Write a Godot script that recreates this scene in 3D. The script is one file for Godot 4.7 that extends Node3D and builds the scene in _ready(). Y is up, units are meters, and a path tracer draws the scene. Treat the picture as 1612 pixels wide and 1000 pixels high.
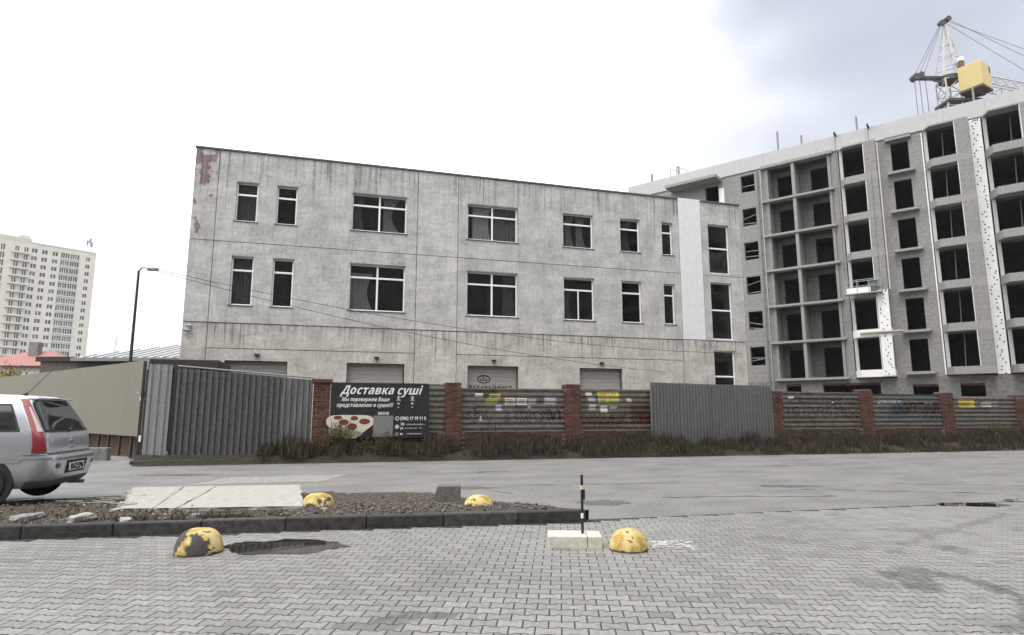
extends Node3D

# ---------------------------------------------------------------- mesh builder
class MB:
	var v := PackedVector3Array()
	var n := PackedVector3Array()
	var c := PackedColorArray()
	var u := PackedVector2Array()
	var col := Color.WHITE
	var us := Vector2(1, -1)
	var uo := Vector2.ZERO
	func vert(p: Vector3, nn: Vector3):
		v.push_back(p); n.push_back(nn); c.push_back(col); u.push_back(Vector2(p.x * us.x + uo.x, p.y * us.y + uo.y))
	func tri(a: Vector3, b: Vector3, d: Vector3):
		var nn := (b - a).cross(d - a).normalized()
		vert(a, nn); vert(d, nn); vert(b, nn)
	func tris(a: Vector3, b: Vector3, d: Vector3, na: Vector3, nb: Vector3, nd: Vector3):
		vert(a, na); vert(d, nd); vert(b, nb)
	func quad(a: Vector3, b: Vector3, d: Vector3, e: Vector3):
		tri(a, b, d); tri(a, d, e)
	func quadn(a: Vector3, b: Vector3, d: Vector3, e: Vector3, na: Vector3, nb: Vector3, nd: Vector3, ne: Vector3):
		tris(a, b, d, na, nb, nd); tris(a, d, e, na, nd, ne)
	# box given by two corners, with optional bevel
	func box(lo: Vector3, hi: Vector3, b := 0.0, t := Transform3D.IDENTITY):
		var ce := (lo + hi) * 0.5
		var h := (hi - lo) * 0.5
		if b <= 0.0:
			var P := []
			for i in 8:
				P.append(t * (ce + Vector3(h.x if i & 1 else -h.x, h.y if i & 2 else -h.y, h.z if i & 4 else -h.z)))
			quad(P[4], P[5], P[7], P[6]); quad(P[1], P[0], P[2], P[3])
			quad(P[5], P[1], P[3], P[7]); quad(P[0], P[4], P[6], P[2])
			quad(P[6], P[7], P[3], P[2]); quad(P[0], P[1], P[5], P[4])
			return
		b = minf(b, minf(h.x, minf(h.y, h.z)) * 0.98)
		# points: per corner three inset points
		var X := []; var Y := []; var Z := []
		for i in 8:
			var s := Vector3(1 if i & 1 else -1, 1 if i & 2 else -1, 1 if i & 4 else -1)
			X.append(t * (ce + Vector3(s.x * h.x, s.y * (h.y - b), s.z * (h.z - b))))
			Y.append(t * (ce + Vector3(s.x * (h.x - b), s.y * h.y, s.z * (h.z - b))))
			Z.append(t * (ce + Vector3(s.x * (h.x - b), s.y * (h.y - b), s.z * h.z)))
		quad(Z[4], Z[5], Z[7], Z[6]); quad(Z[1], Z[0], Z[2], Z[3])
		quad(X[5], X[1], X[3], X[7]); quad(X[0], X[4], X[6], X[2])
		quad(Y[6], Y[7], Y[3], Y[2]); quad(Y[0], Y[1], Y[5], Y[4])
		# edges
		quad(Z[5], X[5], X[7], Z[7]); quad(X[4], Z[4], Z[6], X[6]); quad(X[1], Z[1], Z[3], X[3]); quad(Z[0], X[0], X[2], Z[2])
		quad(Z[6], Z[7], Y[7], Y[6]); quad(Y[4], Y[5], Z[5], Z[4]); quad(Z[3], Z[2], Y[2], Y[3]); quad(Y[1], Y[0], Z[0], Z[1])
		quad(X[7], X[3], Y[3], Y[7]); quad(Y[5], Y[1], X[1], X[5]); quad(X[2], X[6], Y[6], Y[2]); quad(Y[0], Y[4], X[4], X[0])
		tri(Z[7], X[7], Y[7]); tri(X[6], Z[6], Y[6]); tri(X[3], Z[3], Y[3]); tri(Z[2], X[2], Y[2])
		tri(X[5], Z[5], Y[5]); tri(Z[4], X[4], Y[4]); tri(Z[1], X[1], Y[1]); tri(X[0], Z[0], Y[0])
	func tube(a: Vector3, b: Vector3, r0: float, r1: float, k := 8, caps := true):
		var d := (b - a).normalized()
		var s := d.cross(Vector3.UP if absf(d.y) < 0.95 else Vector3.RIGHT).normalized()
		var w := s.cross(d)
		for i in k:
			var a0 := TAU * i / k; var a1 := TAU * (i + 1) / k
			var e0 := s * cos(a0) + w * sin(a0); var e1 := s * cos(a1) + w * sin(a1)
			quadn(a + e1 * r0, a + e0 * r0, b + e0 * r1, b + e1 * r1, e1, e0, e0, e1)
			if caps:
				tri(b, b + e1 * r1, b + e0 * r1); tri(a, a + e0 * r0, a + e1 * r0)
	func sweep(pts: Array, r: float, k := 6):
		for i in pts.size() - 1:
			tube(pts[i], pts[i + 1], r, r, k, i == 0 or i == pts.size() - 2)
	# vertical prism over a plan polygon (x,z), counter-clockwise seen from above
	func prism(poly: Array, y0: float, y1: float):
		var m := poly.size()
		for i in m:
			var p: Vector2 = poly[i]; var q: Vector2 = poly[(i + 1) % m]
			quad(Vector3(p.x, y0, p.y), Vector3(q.x, y0, q.y), Vector3(q.x, y1, q.y), Vector3(p.x, y1, p.y))
		for i in range(1, m - 1):
			var a: Vector2 = poly[0]; var b: Vector2 = poly[i]; var d: Vector2 = poly[i + 1]
			tri(Vector3(a.x, y1, a.y), Vector3(b.x, y1, b.y), Vector3(d.x, y1, d.y))
			tri(Vector3(a.x, y0, a.y), Vector3(d.x, y0, d.y), Vector3(b.x, y0, b.y))
	# upright wall in the x-y plane with rectangular openings [x0,y0,x1,y1]
	func wall(x0: float, x1: float, y0: float, y1: float, holes: Array, z1: float, z0: float):
		var xs := [x0, x1]; var ys := [y0, y1]
		for h in holes:
			for q in [h[0], h[2]]:
				if q > x0 and q < x1 and not xs.has(q): xs.append(q)
			for q in [h[1], h[3]]:
				if q > y0 and q < y1 and not ys.has(q): ys.append(q)
		xs.sort(); ys.sort()
		var nx := xs.size() - 1; var ny := ys.size() - 1
		var solid := func(i: int, j: int) -> bool:
			if i < 0 or j < 0 or i >= nx or j >= ny: return false
			var cx: float = (xs[i] + xs[i + 1]) * 0.5; var cy: float = (ys[j] + ys[j + 1]) * 0.5
			for h in holes:
				if cx > h[0] and cx < h[2] and cy > h[1] and cy < h[3]: return false
			return true
		for j in ny:
			for i in nx:
				if not solid.call(i, j): continue
				var a: float = xs[i]; var b: float = xs[i + 1]; var p: float = ys[j]; var q: float = ys[j + 1]
				quad(Vector3(a, p, z1), Vector3(b, p, z1), Vector3(b, q, z1), Vector3(a, q, z1))
				quad(Vector3(b, p, z0), Vector3(a, p, z0), Vector3(a, q, z0), Vector3(b, q, z0))
				if not solid.call(i - 1, j): quad(Vector3(a, p, z0), Vector3(a, p, z1), Vector3(a, q, z1), Vector3(a, q, z0))
				if not solid.call(i + 1, j): quad(Vector3(b, p, z1), Vector3(b, p, z0), Vector3(b, q, z0), Vector3(b, q, z1))
				if not solid.call(i, j - 1): quad(Vector3(a, p, z0), Vector3(b, p, z0), Vector3(b, p, z1), Vector3(a, p, z1))
				if not solid.call(i, j + 1): quad(Vector3(a, q, z1), Vector3(b, q, z1), Vector3(b, q, z0), Vector3(a, q, z0))
	func mesh() -> ArrayMesh:
		var arr := []
		arr.resize(Mesh.ARRAY_MAX)
		arr[Mesh.ARRAY_VERTEX] = v; arr[Mesh.ARRAY_NORMAL] = n; arr[Mesh.ARRAY_COLOR] = c; arr[Mesh.ARRAY_TEX_UV] = u
		var m := ArrayMesh.new()
		m.add_surface_from_arrays(Mesh.PRIMITIVE_TRIANGLES, arr)
		return m

# ---------------------------------------------------------------- scene helpers
var taken := {}
var rng := RandomNumberGenerator.new()
var M := {}

func numbered(parent: Node, called: String) -> String:
	var key := str(parent.get_instance_id()) + called
	var k: int = taken.get(key, 0)
	taken[key] = k + 1
	return called if k == 0 else "%s_%03d" % [called, k]

func tag(o: Node, label: String, category: String, group := "", kind := ""):
	if label: o.set_meta("label", label)
	if category: o.set_meta("category", category)
	if group: o.set_meta("group", group)
	if kind: o.set_meta("kind", kind)

func thing(called: String, label: String, category: String, at := Vector3.ZERO, turn := 0.0, group := "") -> Node3D:
	var o := Node3D.new()
	o.name = numbered(self, called)
	add_child(o)
	o.position = at; o.rotation.y = turn
	tag(o, label, category, group)
	return o

func part(parent: Node, called: String, mb, m: Material, at := Vector3.ZERO) -> MeshInstance3D:
	var o := MeshInstance3D.new()
	o.name = numbered(parent, called)
	o.mesh = mb if mb is Mesh else mb.mesh()
	o.material_override = m
	parent.add_child(o)
	o.position = at
	return o

func setting(called: String, mb, m: Material) -> MeshInstance3D:
	var o := part(self, called, mb, m)
	o.set_meta("kind", "structure")
	return o

func lin(r: float, g: float, b: float) -> Color:
	return Color(r, g, b).linear_to_srgb()

func mat(c: Color, rough := 0.85, metal := 0.0) -> StandardMaterial3D:
	var m := StandardMaterial3D.new()
	m.albedo_color = c.linear_to_srgb()
	m.roughness = rough; m.metallic = metal
	return m

func fbm(seed_: int, freq: float, oct := 5) -> FastNoiseLite:
	var f := FastNoiseLite.new()
	f.seed = seed_; f.noise_type = FastNoiseLite.TYPE_SIMPLEX_SMOOTH
	f.frequency = freq; f.fractal_type = FastNoiseLite.FRACTAL_FBM; f.fractal_octaves = oct
	return f

func noise_tex(seed_: int, freq: float, c0: Color, c1: Color, c2: Color, size := 512, oct := 5) -> NoiseTexture2D:
	var t := NoiseTexture2D.new()
	t.width = size; t.height = size; t.seamless = true; t.seamless_blend_skirt = 0.2
	t.noise = fbm(seed_, freq, oct)
	t.normalize = true
	var g := Gradient.new()
	g.offsets = PackedFloat32Array([0.15, 0.5, 0.85])
	g.colors = PackedColorArray([c0.linear_to_srgb(), c1.linear_to_srgb(), c2.linear_to_srgb()])
	t.color_ramp = g
	return t

func bump_tex(seed_: int, freq: float, strength: float, size := 512) -> NoiseTexture2D:
	var t := NoiseTexture2D.new()
	t.width = size; t.height = size; t.seamless = true
	t.noise = fbm(seed_, freq, 5)
	t.as_normal_map = true; t.bump_strength = strength
	return t

# triplanar grainy material: three tones, tile size in metres
func grain(seed_: int, c0: Color, c1: Color, c2: Color, tile: float, rough := 0.9, bump := 0.0, freq := 0.012, metal := 0.0) -> StandardMaterial3D:
	var m := StandardMaterial3D.new()
	m.albedo_texture = noise_tex(seed_, freq, c0, c1, c2)
	m.uv1_triplanar = true; m.uv1_world_triplanar = true
	m.uv1_scale = Vector3.ONE / tile
	m.roughness = rough; m.metallic = metal
	if bump > 0.0:
		m.normal_enabled = true
		m.normal_texture = shared_bump()
		m.normal_scale = bump
	return m

var shared_noise := {}
func gm(seed_: int, v: float, d: float, tint: Color, tile: float, rough := 0.9, bump := 0.0, freq := 0.012, metal := 0.0) -> StandardMaterial3D:
	# tinted copies of a few shared neutral noise pictures
	var dq := snappedf(d, 0.06)
	var key := "%d %.2f %.3f" % [seed_ % 2, dq, freq]
	if not shared_noise.has(key):
		var k := 1.0 / (1.0 + dq)
		shared_noise[key] = noise_tex(seed_, freq, Color.WHITE * ((1.0 - dq) * k), Color.WHITE * k, Color.WHITE)
	var m := StandardMaterial3D.new()
	m.albedo_color = (tint * (v * (1.0 + dq))).linear_to_srgb()
	m.albedo_color.a = 1.0
	m.albedo_texture = shared_noise[key]
	m.uv1_triplanar = true; m.uv1_world_triplanar = true
	m.uv1_scale = Vector3.ONE / tile
	m.uv1_offset = Vector3(seed_ * 0.37, seed_ * 0.61, seed_ * 0.13)
	m.roughness = rough; m.metallic = metal
	if bump > 0.0:
		m.normal_enabled = true
		m.normal_texture = shared_bump()
		m.normal_scale = bump
	return m

func shared_bump() -> NoiseTexture2D:
	if not shared_noise.has("bump"): shared_noise["bump"] = bump_tex(97, 0.05, 6.0)
	return shared_noise["bump"]

func W3(x: float, y: float, d: float) -> Vector3:
	return Vector3(x, y, -d)

func lerp_line(poly: Array, x: float) -> float:
	for i in poly.size() - 1:
		if x <= poly[i + 1].x or i == poly.size() - 2:
			return lerpf(poly[i].y, poly[i + 1].y, (x - poly[i].x) / (poly[i + 1].x - poly[i].x))
	return poly[-1].y

func text_mesh(txt: String, height: float, shear: float, bold: bool, serif: bool, width := 0.0, depth := 0.006) -> ArrayMesh:
	var f := SystemFont.new()
	f.font_names = PackedStringArray(["Droid Serif" if serif else "Droid Sans"])
	f.font_weight = 700 if bold else 400
	var t := TextMesh.new()
	t.text = txt; t.font = f; t.font_size = 64
	t.pixel_size = height / 46.0
	t.depth = depth
	t.horizontal_alignment = HORIZONTAL_ALIGNMENT_LEFT
	t.vertical_alignment = VERTICAL_ALIGNMENT_CENTER
	var a := t.surface_get_arrays(0)
	var p: PackedVector3Array = a[Mesh.ARRAY_VERTEX]
	var lo := 1e9; var hi := -1e9
	for i in p.size():
		p[i] = Vector3(p[i].x + p[i].y * shear, p[i].y, p[i].z)
		lo = minf(lo, p[i].x); hi = maxf(hi, p[i].x)
	if width > 0.0:
		for i in p.size(): p[i].x = (p[i].x - lo) * width / (hi - lo)
	a[Mesh.ARRAY_VERTEX] = p
	var m := ArrayMesh.new()
	m.add_surface_from_arrays(Mesh.PRIMITIVE_TRIANGLES, a)
	return m

# ---------------------------------------------------------------- the place
const TURN1 := 0.28623   # main street line (fence, grey building), 16.4 degrees
const TURN2 := -0.67544  # unfinished block, -38.7 degrees
var PAVE := [Vector2(-60, -2.0), Vector2(-12, 6.45), Vector2(-5.91, 7.49), Vector2(1.0, 8.68), Vector2(2.1, 9.15), Vector2(8.57, 10.76), Vector2(20, 13.6), Vector2(60, 23.5)]
var VERGE := [Vector2(-90, 70), Vector2(-12.9, 20.9), Vector2(-10.6, 17.3), Vector2(19.7, 24.46), Vector2(100, 44.4)]

func _ready():
	rng.seed = 7
	make_camera_and_sky()
	make_materials()
	make_ground()
	make_grey_building()
	make_unfinished_block()
	make_fence()
	make_gate_corner()
	make_far_left()
	make_crane()
	make_car()
	make_street_things()
	make_weeds()
	make_wires()
	make_unseen_blocks()

func make_camera_and_sky():
	var cam := Camera3D.new()
	cam.name = "camera"
	cam.fov = 54.06
	cam.near = 0.05; cam.far = 2000.0
	cam.position = Vector3(0, 1.45, 0)
	cam.rotation_degrees.x = 8.702
	add_child(cam)
	cam.current = true
	# overcast panorama: high white cloud with bluer, thinner parts
	var w := 512; var h := 256
	var na := fbm(5, 1.3, 4); var nb := fbm(9, 3.4, 5)
	var img := Image.create(w, h, false, Image.FORMAT_RGBF)
	for j in h:
		var el := (0.5 - (j + 0.5) / h) * PI
		for i in w:
			var az := (i + 0.5) / w * TAU   # the picture starts straight ahead and turns to the right
			var d := Vector3(cos(el) * sin(az), sin(el), cos(el) * cos(az))
			var e := Vector3(d.x, d.y * 1.8, d.z)
			var k := 0.74 + 0.14 * na.get_noise_3dv(e) + 0.11 * nb.get_noise_3dv(e)
			# the bank of thin blue-grey cloud to the right of the street
			k -= 0.70 * smoothstep(0.42, 0.84, d.dot(Vector3(0.848, 0.349, 0.399)))
			k -= 0.50 * smoothstep(0.955, 0.999, d.dot(Vector3(-0.515, 0.13, 0.847)))
			k = clampf(k, 0.0, 1.0)
			var c := Color(0.235, 0.253, 0.295).lerp(Color(0.98, 0.985, 0.985), smoothstep(0.0, 0.62, k))
			img.set_pixel(i, j, c)
	var sm := PanoramaSkyMaterial.new()
	sm.panorama = ImageTexture.create_from_image(img)
	sm.energy_multiplier = 1.0
	var sky := Sky.new()
	sky.sky_material = sm
	var env := Environment.new()
	env.background_mode = Environment.BG_SKY
	env.sky = sky
	env.background_energy_multiplier = 1.0
	env.tonemap_mode = Environment.TONE_MAPPER_LINEAR
	env.tonemap_exposure = 2.55
	env.sdfgi_enabled = true; env.ssao_enabled = true; env.ssil_enabled = true
	env.fog_enabled = true
	env.fog_density = 0.00025
	env.fog_light_color = Color(0.90, 0.92, 0.95)
	var we := WorldEnvironment.new()
	we.name = "world_environment"
	we.environment = env
	add_child(we)
	var sun := DirectionalLight3D.new()
	sun.name = "sun"
	sun.light_energy = 0.25
	sun.light_color = Color(1.0, 0.97, 0.92)
	sun.light_angular_distance = 14.0
	sun.shadow_enabled = true
	sun.rotation_degrees = Vector3(-62, -25, 0)
	add_child(sun)

func make_materials():
	M.asphalt = gm(11, 0.185, 0.24, Color(1.02, 1.0, 0.98), 3.3, 0.85, 0.5, 0.13)
	M.asphalt.vertex_color_use_as_albedo = true
	M.asphalt_patch = gm(12, 0.23, 0.22, Color(1.0, 0.99, 0.96), 2.3, 0.85, 0.4, 0.03)
	M.oil = gm(19, 0.085, 0.3, Color(1, 1, 1), 0.9, 0.6, 0.4, 0.13)
	M.tar = mat(Color(0.02, 0.02, 0.02), 0.6)
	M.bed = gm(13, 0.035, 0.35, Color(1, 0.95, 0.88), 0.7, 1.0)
	M.soil = grain(14, Color(0.022, 0.017, 0.012), Color(0.055, 0.042, 0.031), Color(0.115, 0.095, 0.075), 1.3, 1.0, 0.9, 0.02)
	M.terrain = grain(15, Color(0.11, 0.10, 0.075), Color(0.17, 0.155, 0.12), Color(0.23, 0.21, 0.17), 7.0, 1.0)
	M.bank = grain(16, Color(0.012, 0.011, 0.007), Color(0.024, 0.021, 0.013), Color(0.042, 0.036, 0.023), 1.6, 1.0, 0.9, 0.02)
	M.gravel = gm(17, 0.22, 0.5, Color(1, 0.95, 0.9), 0.5, 0.95)
	M.kerb = gm(18, 0.038, 0.5, Color(1, 1, 0.98), 0.8, 0.9, 0.5)
	M.kerb_b = gm(18, 0.05, 0.5, Color(1, 0.99, 0.96), 0.6, 0.9, 0.5)
	M.kerb_c = gm(19, 0.03, 0.5, Color(1, 1, 1), 1.1, 0.85, 0.5)
	M.white_frame = mat(Color(0.78, 0.79, 0.80), 0.45)
	M.glass = mat(Color(0.012, 0.014, 0.017), 0.04)
	M.glass.metallic_specular = 0.7
	M.dark_metal = mat(Color(0.03, 0.03, 0.032), 0.6, 0.2)
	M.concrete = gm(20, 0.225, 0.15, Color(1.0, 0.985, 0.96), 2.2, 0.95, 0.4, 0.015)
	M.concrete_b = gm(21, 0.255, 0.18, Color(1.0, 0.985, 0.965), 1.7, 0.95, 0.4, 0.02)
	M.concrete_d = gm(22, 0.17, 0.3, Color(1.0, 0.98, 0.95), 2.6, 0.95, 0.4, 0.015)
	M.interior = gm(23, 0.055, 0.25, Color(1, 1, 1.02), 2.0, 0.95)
	M.insulation = gm(24, 0.72, 0.05, Color(0.98, 0.99, 1.0), 1.2, 0.8)
	M.attic = gm(25, 0.40, 0.05, Color(0.98, 0.99, 1.02), 3.0, 0.8)
	M.strip = gm(26, 0.66, 0.03, Color(0.97, 0.985, 1.03), 2.5, 0.6)
	M.pale_board = gm(27, 0.40, 0.12, Color(1, 0.985, 0.96), 1.0)
	M.grey_galv = gm(28, 0.165, 0.2, Color(0.96, 1.0, 1.04), 1.4, 0.45, 0.2, 0.02, 0.35)
	M.galv = gm(29, 0.36, 0.2, Color(0.97, 1.0, 1.05), 0.9, 0.38, 0.2, 0.02, 0.6)
	M.gate_grey = gm(30, 0.105, 0.36, Color(0.97, 1.0, 1.04), 1.2, 0.5, 0.2, 0.02, 0.3)
	M.beige = gm(31, 0.185, 0.07, Color(1.0, 0.95, 0.77), 1.5, 0.6)
	M.brown = mat(Color(0.028, 0.02, 0.017), 0.7)
	M.rust = grain(32, Color(0.03, 0.016, 0.01), Color(0.07, 0.035, 0.02), Color(0.12, 0.07, 0.045), 0.6, 0.95)
	M.mortar = gm(33, 0.13, 0.3, Color(1, 0.93, 0.86), 0.5, 1.0)
	M.brick = []
	for k in 4:
		var s: float = [0.62, 0.75, 0.9, 0.42][k]
		M.brick.append(grain(40 + k, Color(0.075, 0.026, 0.018) * s, Color(0.125, 0.042, 0.027) * s, Color(0.17, 0.075, 0.05) * s, 0.35, 0.95, 0.5, 0.03))
	M.brick_dark = []
	for k in 3:
		var s: float = [0.5, 0.75, 0.35][k]
		M.brick_dark.append(grain(46 + k, Color(0.06, 0.03, 0.022) * s, Color(0.11, 0.05, 0.036) * s, Color(0.16, 0.085, 0.062) * s, 0.35, 0.95, 0.5, 0.03))
	M.vcol = StandardMaterial3D.new()
	M.vcol.vertex_color_use_as_albedo = true
	M.vcol.roughness = 0.9
	M.leaf = StandardMaterial3D.new()
	M.leaf.vertex_color_use_as_albedo = true
	M.leaf.roughness = 0.8
	M.leaf.backlight_enabled = true
	M.leaf.backlight = Color(0.12, 0.12, 0.05)
	M.water = mat(Color(0.018, 0.016, 0.013), 0.02)
	M.water.metallic_specular = 0.6
	M.black = mat(Color(0.012, 0.012, 0.013), 0.7)
	M.white = mat(Color(0.75, 0.75, 0.74), 0.7)

# ---------------------------------------------------------------- ground
func line_strip(mb: MB, near: Array, far: Array, x0: float, x1: float, step: float, y: float):
	var x := x0
	while x < x1 - 0.001:
		var xb := minf(x + step, x1)
		mb.quad(W3(x, y, lerp_line(near, x)), W3(xb, y, lerp_line(near, xb)), W3(xb, y, lerp_line(far, xb)), W3(x, y, lerp_line(far, x)))
		x = xb

func paver_pts(l: float, p: float, a: float, ins: float) -> Array:
	var out := []
	var X := [-0.5, -0.32, -0.18, 0.18, 0.32, 0.5]
	var S := [1, 1, -1, -1, 1, 1]
	for i in 6:
		var x: float = X[i] * l
		if i == 0: x += ins * 0.6
		if i == 5: x -= ins * 0.6
		out.append(Vector2(x, -(p * 0.5 + a * S[i] - ins)))
	for i in 6:
		var k := 5 - i
		var x: float = X[k] * l
		if k == 0: x += ins * 0.6
		if k == 5: x -= ins * 0.6
		out.append(Vector2(x, p * 0.5 + a * S[k] - ins))
	return out   # (along, depth), counter-clockwise seen from above with depth away

func make_ground():
	var mb := MB.new()
	var R := 900.0
	mb.quad(Vector3(-R, -0.09, R), Vector3(R, -0.09, R), Vector3(R, -0.09, -R), Vector3(-R, -0.09, -R))
	setting("terrain", mb, M.terrain)
	mb = MB.new()
	var dirt := fbm(17, 0.45, 5); var dirt2 := fbm(18, 2.4, 3)
	var road_near := PAVE.map(func(q): return q - Vector2(0, 0.35)); var road_far := VERGE.map(func(q): return q + Vector2(0, 0.5))
	var rp := func(x: float, j: int) -> Vector3:
		return W3(x, -0.012, lerpf(lerp_line(road_near, x), lerp_line(road_far, x), j / 40.0))
	var xx := -58.0
	while xx < 58.0:
		var st := 0.35 if xx > -16.0 and xx < 30.0 else 2.0
		for j in 40:
			var Q := [rp.call(xx, j), rp.call(xx + st, j), rp.call(xx + st, j + 1), rp.call(xx, j + 1)]
			for k in [0, 2, 1, 0, 3, 2]:
				var p: Vector3 = Q[k]
				var v := 0.88 + 0.30 * dirt.get_noise_2d(p.x, p.z * 2.2) + 0.14 * dirt2.get_noise_2d(p.x, p.z * 1.6)
				v = clampf(v, 0.5, 1.0)
				mb.col = Color(v, v, v)
				mb.vert(p, Vector3.UP)
		xx += st
	mb.col = Color.WHITE
	var road := setting("road", mb, M.asphalt)
	# worn paler strips and tar lines in the asphalt
	mb = MB.new()
	for q in [[-6.6, 13.1, 2.6, 1.5]]:
		var a := W3(q[0], -0.008, q[1])
		var d: Vector3 = Vector3(sin(1.32), 0, -cos(1.32)) * q[2]
		var e: Vector3 = Vector3(0.1, 0, -1) * q[3]
		var n := 14
		var prev_a := a; var prev_b := a + e
		for i in range(1, n + 1):
			var pa := a + d * (float(i) / n) + Vector3(0, 0, rng.randf_range(-0.05, 0.05))
			var pb := pa + e * rng.randf_range(0.85, 1.1)
			mb.quad(prev_a, pa, pb, prev_b)
			prev_a = pa; prev_b = pb
	part(road, "asphalt_patch", mb, M.asphalt_patch)
	var cracks := [[-2.6, 15.3, 2.2, 1.35], [-0.9, 15.9, 1.2, 1.5], [0.4, 13.1, 3.4, 1.45], [3.2, 16.3, 1.4, 1.55], [6.2, 17.5, 4.2, 1.4], [9.5, 18.6, 3.0, 1.5], [5.4, 12.3, 3.6, 1.75], [12.5, 20.5, 4.0, 1.42], [2.6, 11.2, 3.3, 1.5], [8.0, 13.4, 2.6, 1.8], [-0.5, 12.2, 0.8, 2.4]]
	for q in cracks:
		mb = MB.new()
		var p := W3(q[0], -0.006, q[1])
		var ang: float = q[3]
		var wd := 0.02
		var steps := int(q[2] / 0.16)
		for i in steps:
			ang = q[3] + rng.randf_range(-0.35, 0.35)
			var d := Vector3(sin(ang), 0, -cos(ang)) * 0.16
			var s := Vector3(0, 0, -1)
			var w2 := rng.randf_range(0.008, 0.055)
			mb.quad(p, p + d, p + d + s * w2, p + s * wd)
			wd = w2; p += d
		part(road, "tar_seam", mb, M.tar)
	for q in [[1.5, 10.55, 0.42, 0.30, 31], [-0.9, 12.6, 0.5, 0.22, 32], [5.6, 12.9, 0.6, 0.2, 33], [-8.0, 15.2, 0.8, 0.25, 34]]:
		var nn := fbm(q[4], 1.4, 4)
		mb = MB.new()
		var c := W3(q[0], -0.0085, q[1])
		for i in 40:
			var P := []
			for k in [i, i + 1]:
				var a: float = TAU * (k % 40) / 40.0
				var e: float = 1.0 + 0.7 * nn.get_noise_2d(cos(a) * 1.5, sin(a) * 1.5)
				P.append(c + Vector3(cos(a) * q[2] * e, 0, sin(a) * q[3] * e))
			mb.tri(c, P[1], P[0])
		part(road, "oil_stain", mb, M.oil)
	make_paving()
	make_kerb_and_island()
	make_bank()

func stain(x: float, d: float) -> float:
	# dark oil and tyre marks copied from the photograph
	var s := 0.0
	for q in [[3.12, 5.68, 0.16, 0.22, 0.55], [3.50, 5.72, 0.17, 0.34, 0.8], [3.66, 5.98, 0.11, 0.22, 0.65], [4.75, 7.0, 0.22, 0.22, 0.5], [2.0, 5.1, 0.2, 0.12, 0.35], [5.15, 8.1, 0.5, 0.16, 0.4], [-0.62, 4.75, 0.32, 0.13, 0.75], [-0.95, 4.55, 0.3, 0.12, 0.55], [5.4, 5.9, 0.3, 0.15, 0.4], [-1.9, 4.5, 0.2, 0.15, 0.3]]:
		var dx: float = (x - q[0]) / q[2]; var dd: float = (d - q[1]) / q[3]
		var r := dx * dx + dd * dd
		if r < 2.2 and r + 1.1 * pave_noise.get_noise_2d(x * 9.0, d * 9.0) < 1.0: s = maxf(s, q[4] * (0.8 + 0.6 * pave_noise.get_noise_2d(x * 25.0, d * 25.0)))
	# curved tyre mark
	var r2 := Vector2((x - 3.05) * 1.0, d - 5.45).length()
	if absf(r2 - 1.0 + 0.06 * pave_noise.get_noise_2d(x * 8.0, d * 8.0)) < 0.075 and x > 3.3 and d < 6.2: s = maxf(s, 0.6)
	var ln := Vector2(x, d) - Vector2(4.3, 7.2); var tr := Vector2(0.80, 0.60)
	var al := ln.dot(tr)
	if al > 0.0 and al < 3.6 and absf(ln.cross(tr) + 0.08 * pave_noise.get_noise_2d(x * 6.0, d * 6.0)) < 0.07: s = maxf(s, 0.42)
	return s

var pave_noise: FastNoiseLite
func in_paving(x: float, d: float, m := 0.0) -> bool:
	return d < lerp_line(PAVE, x) - m

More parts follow.
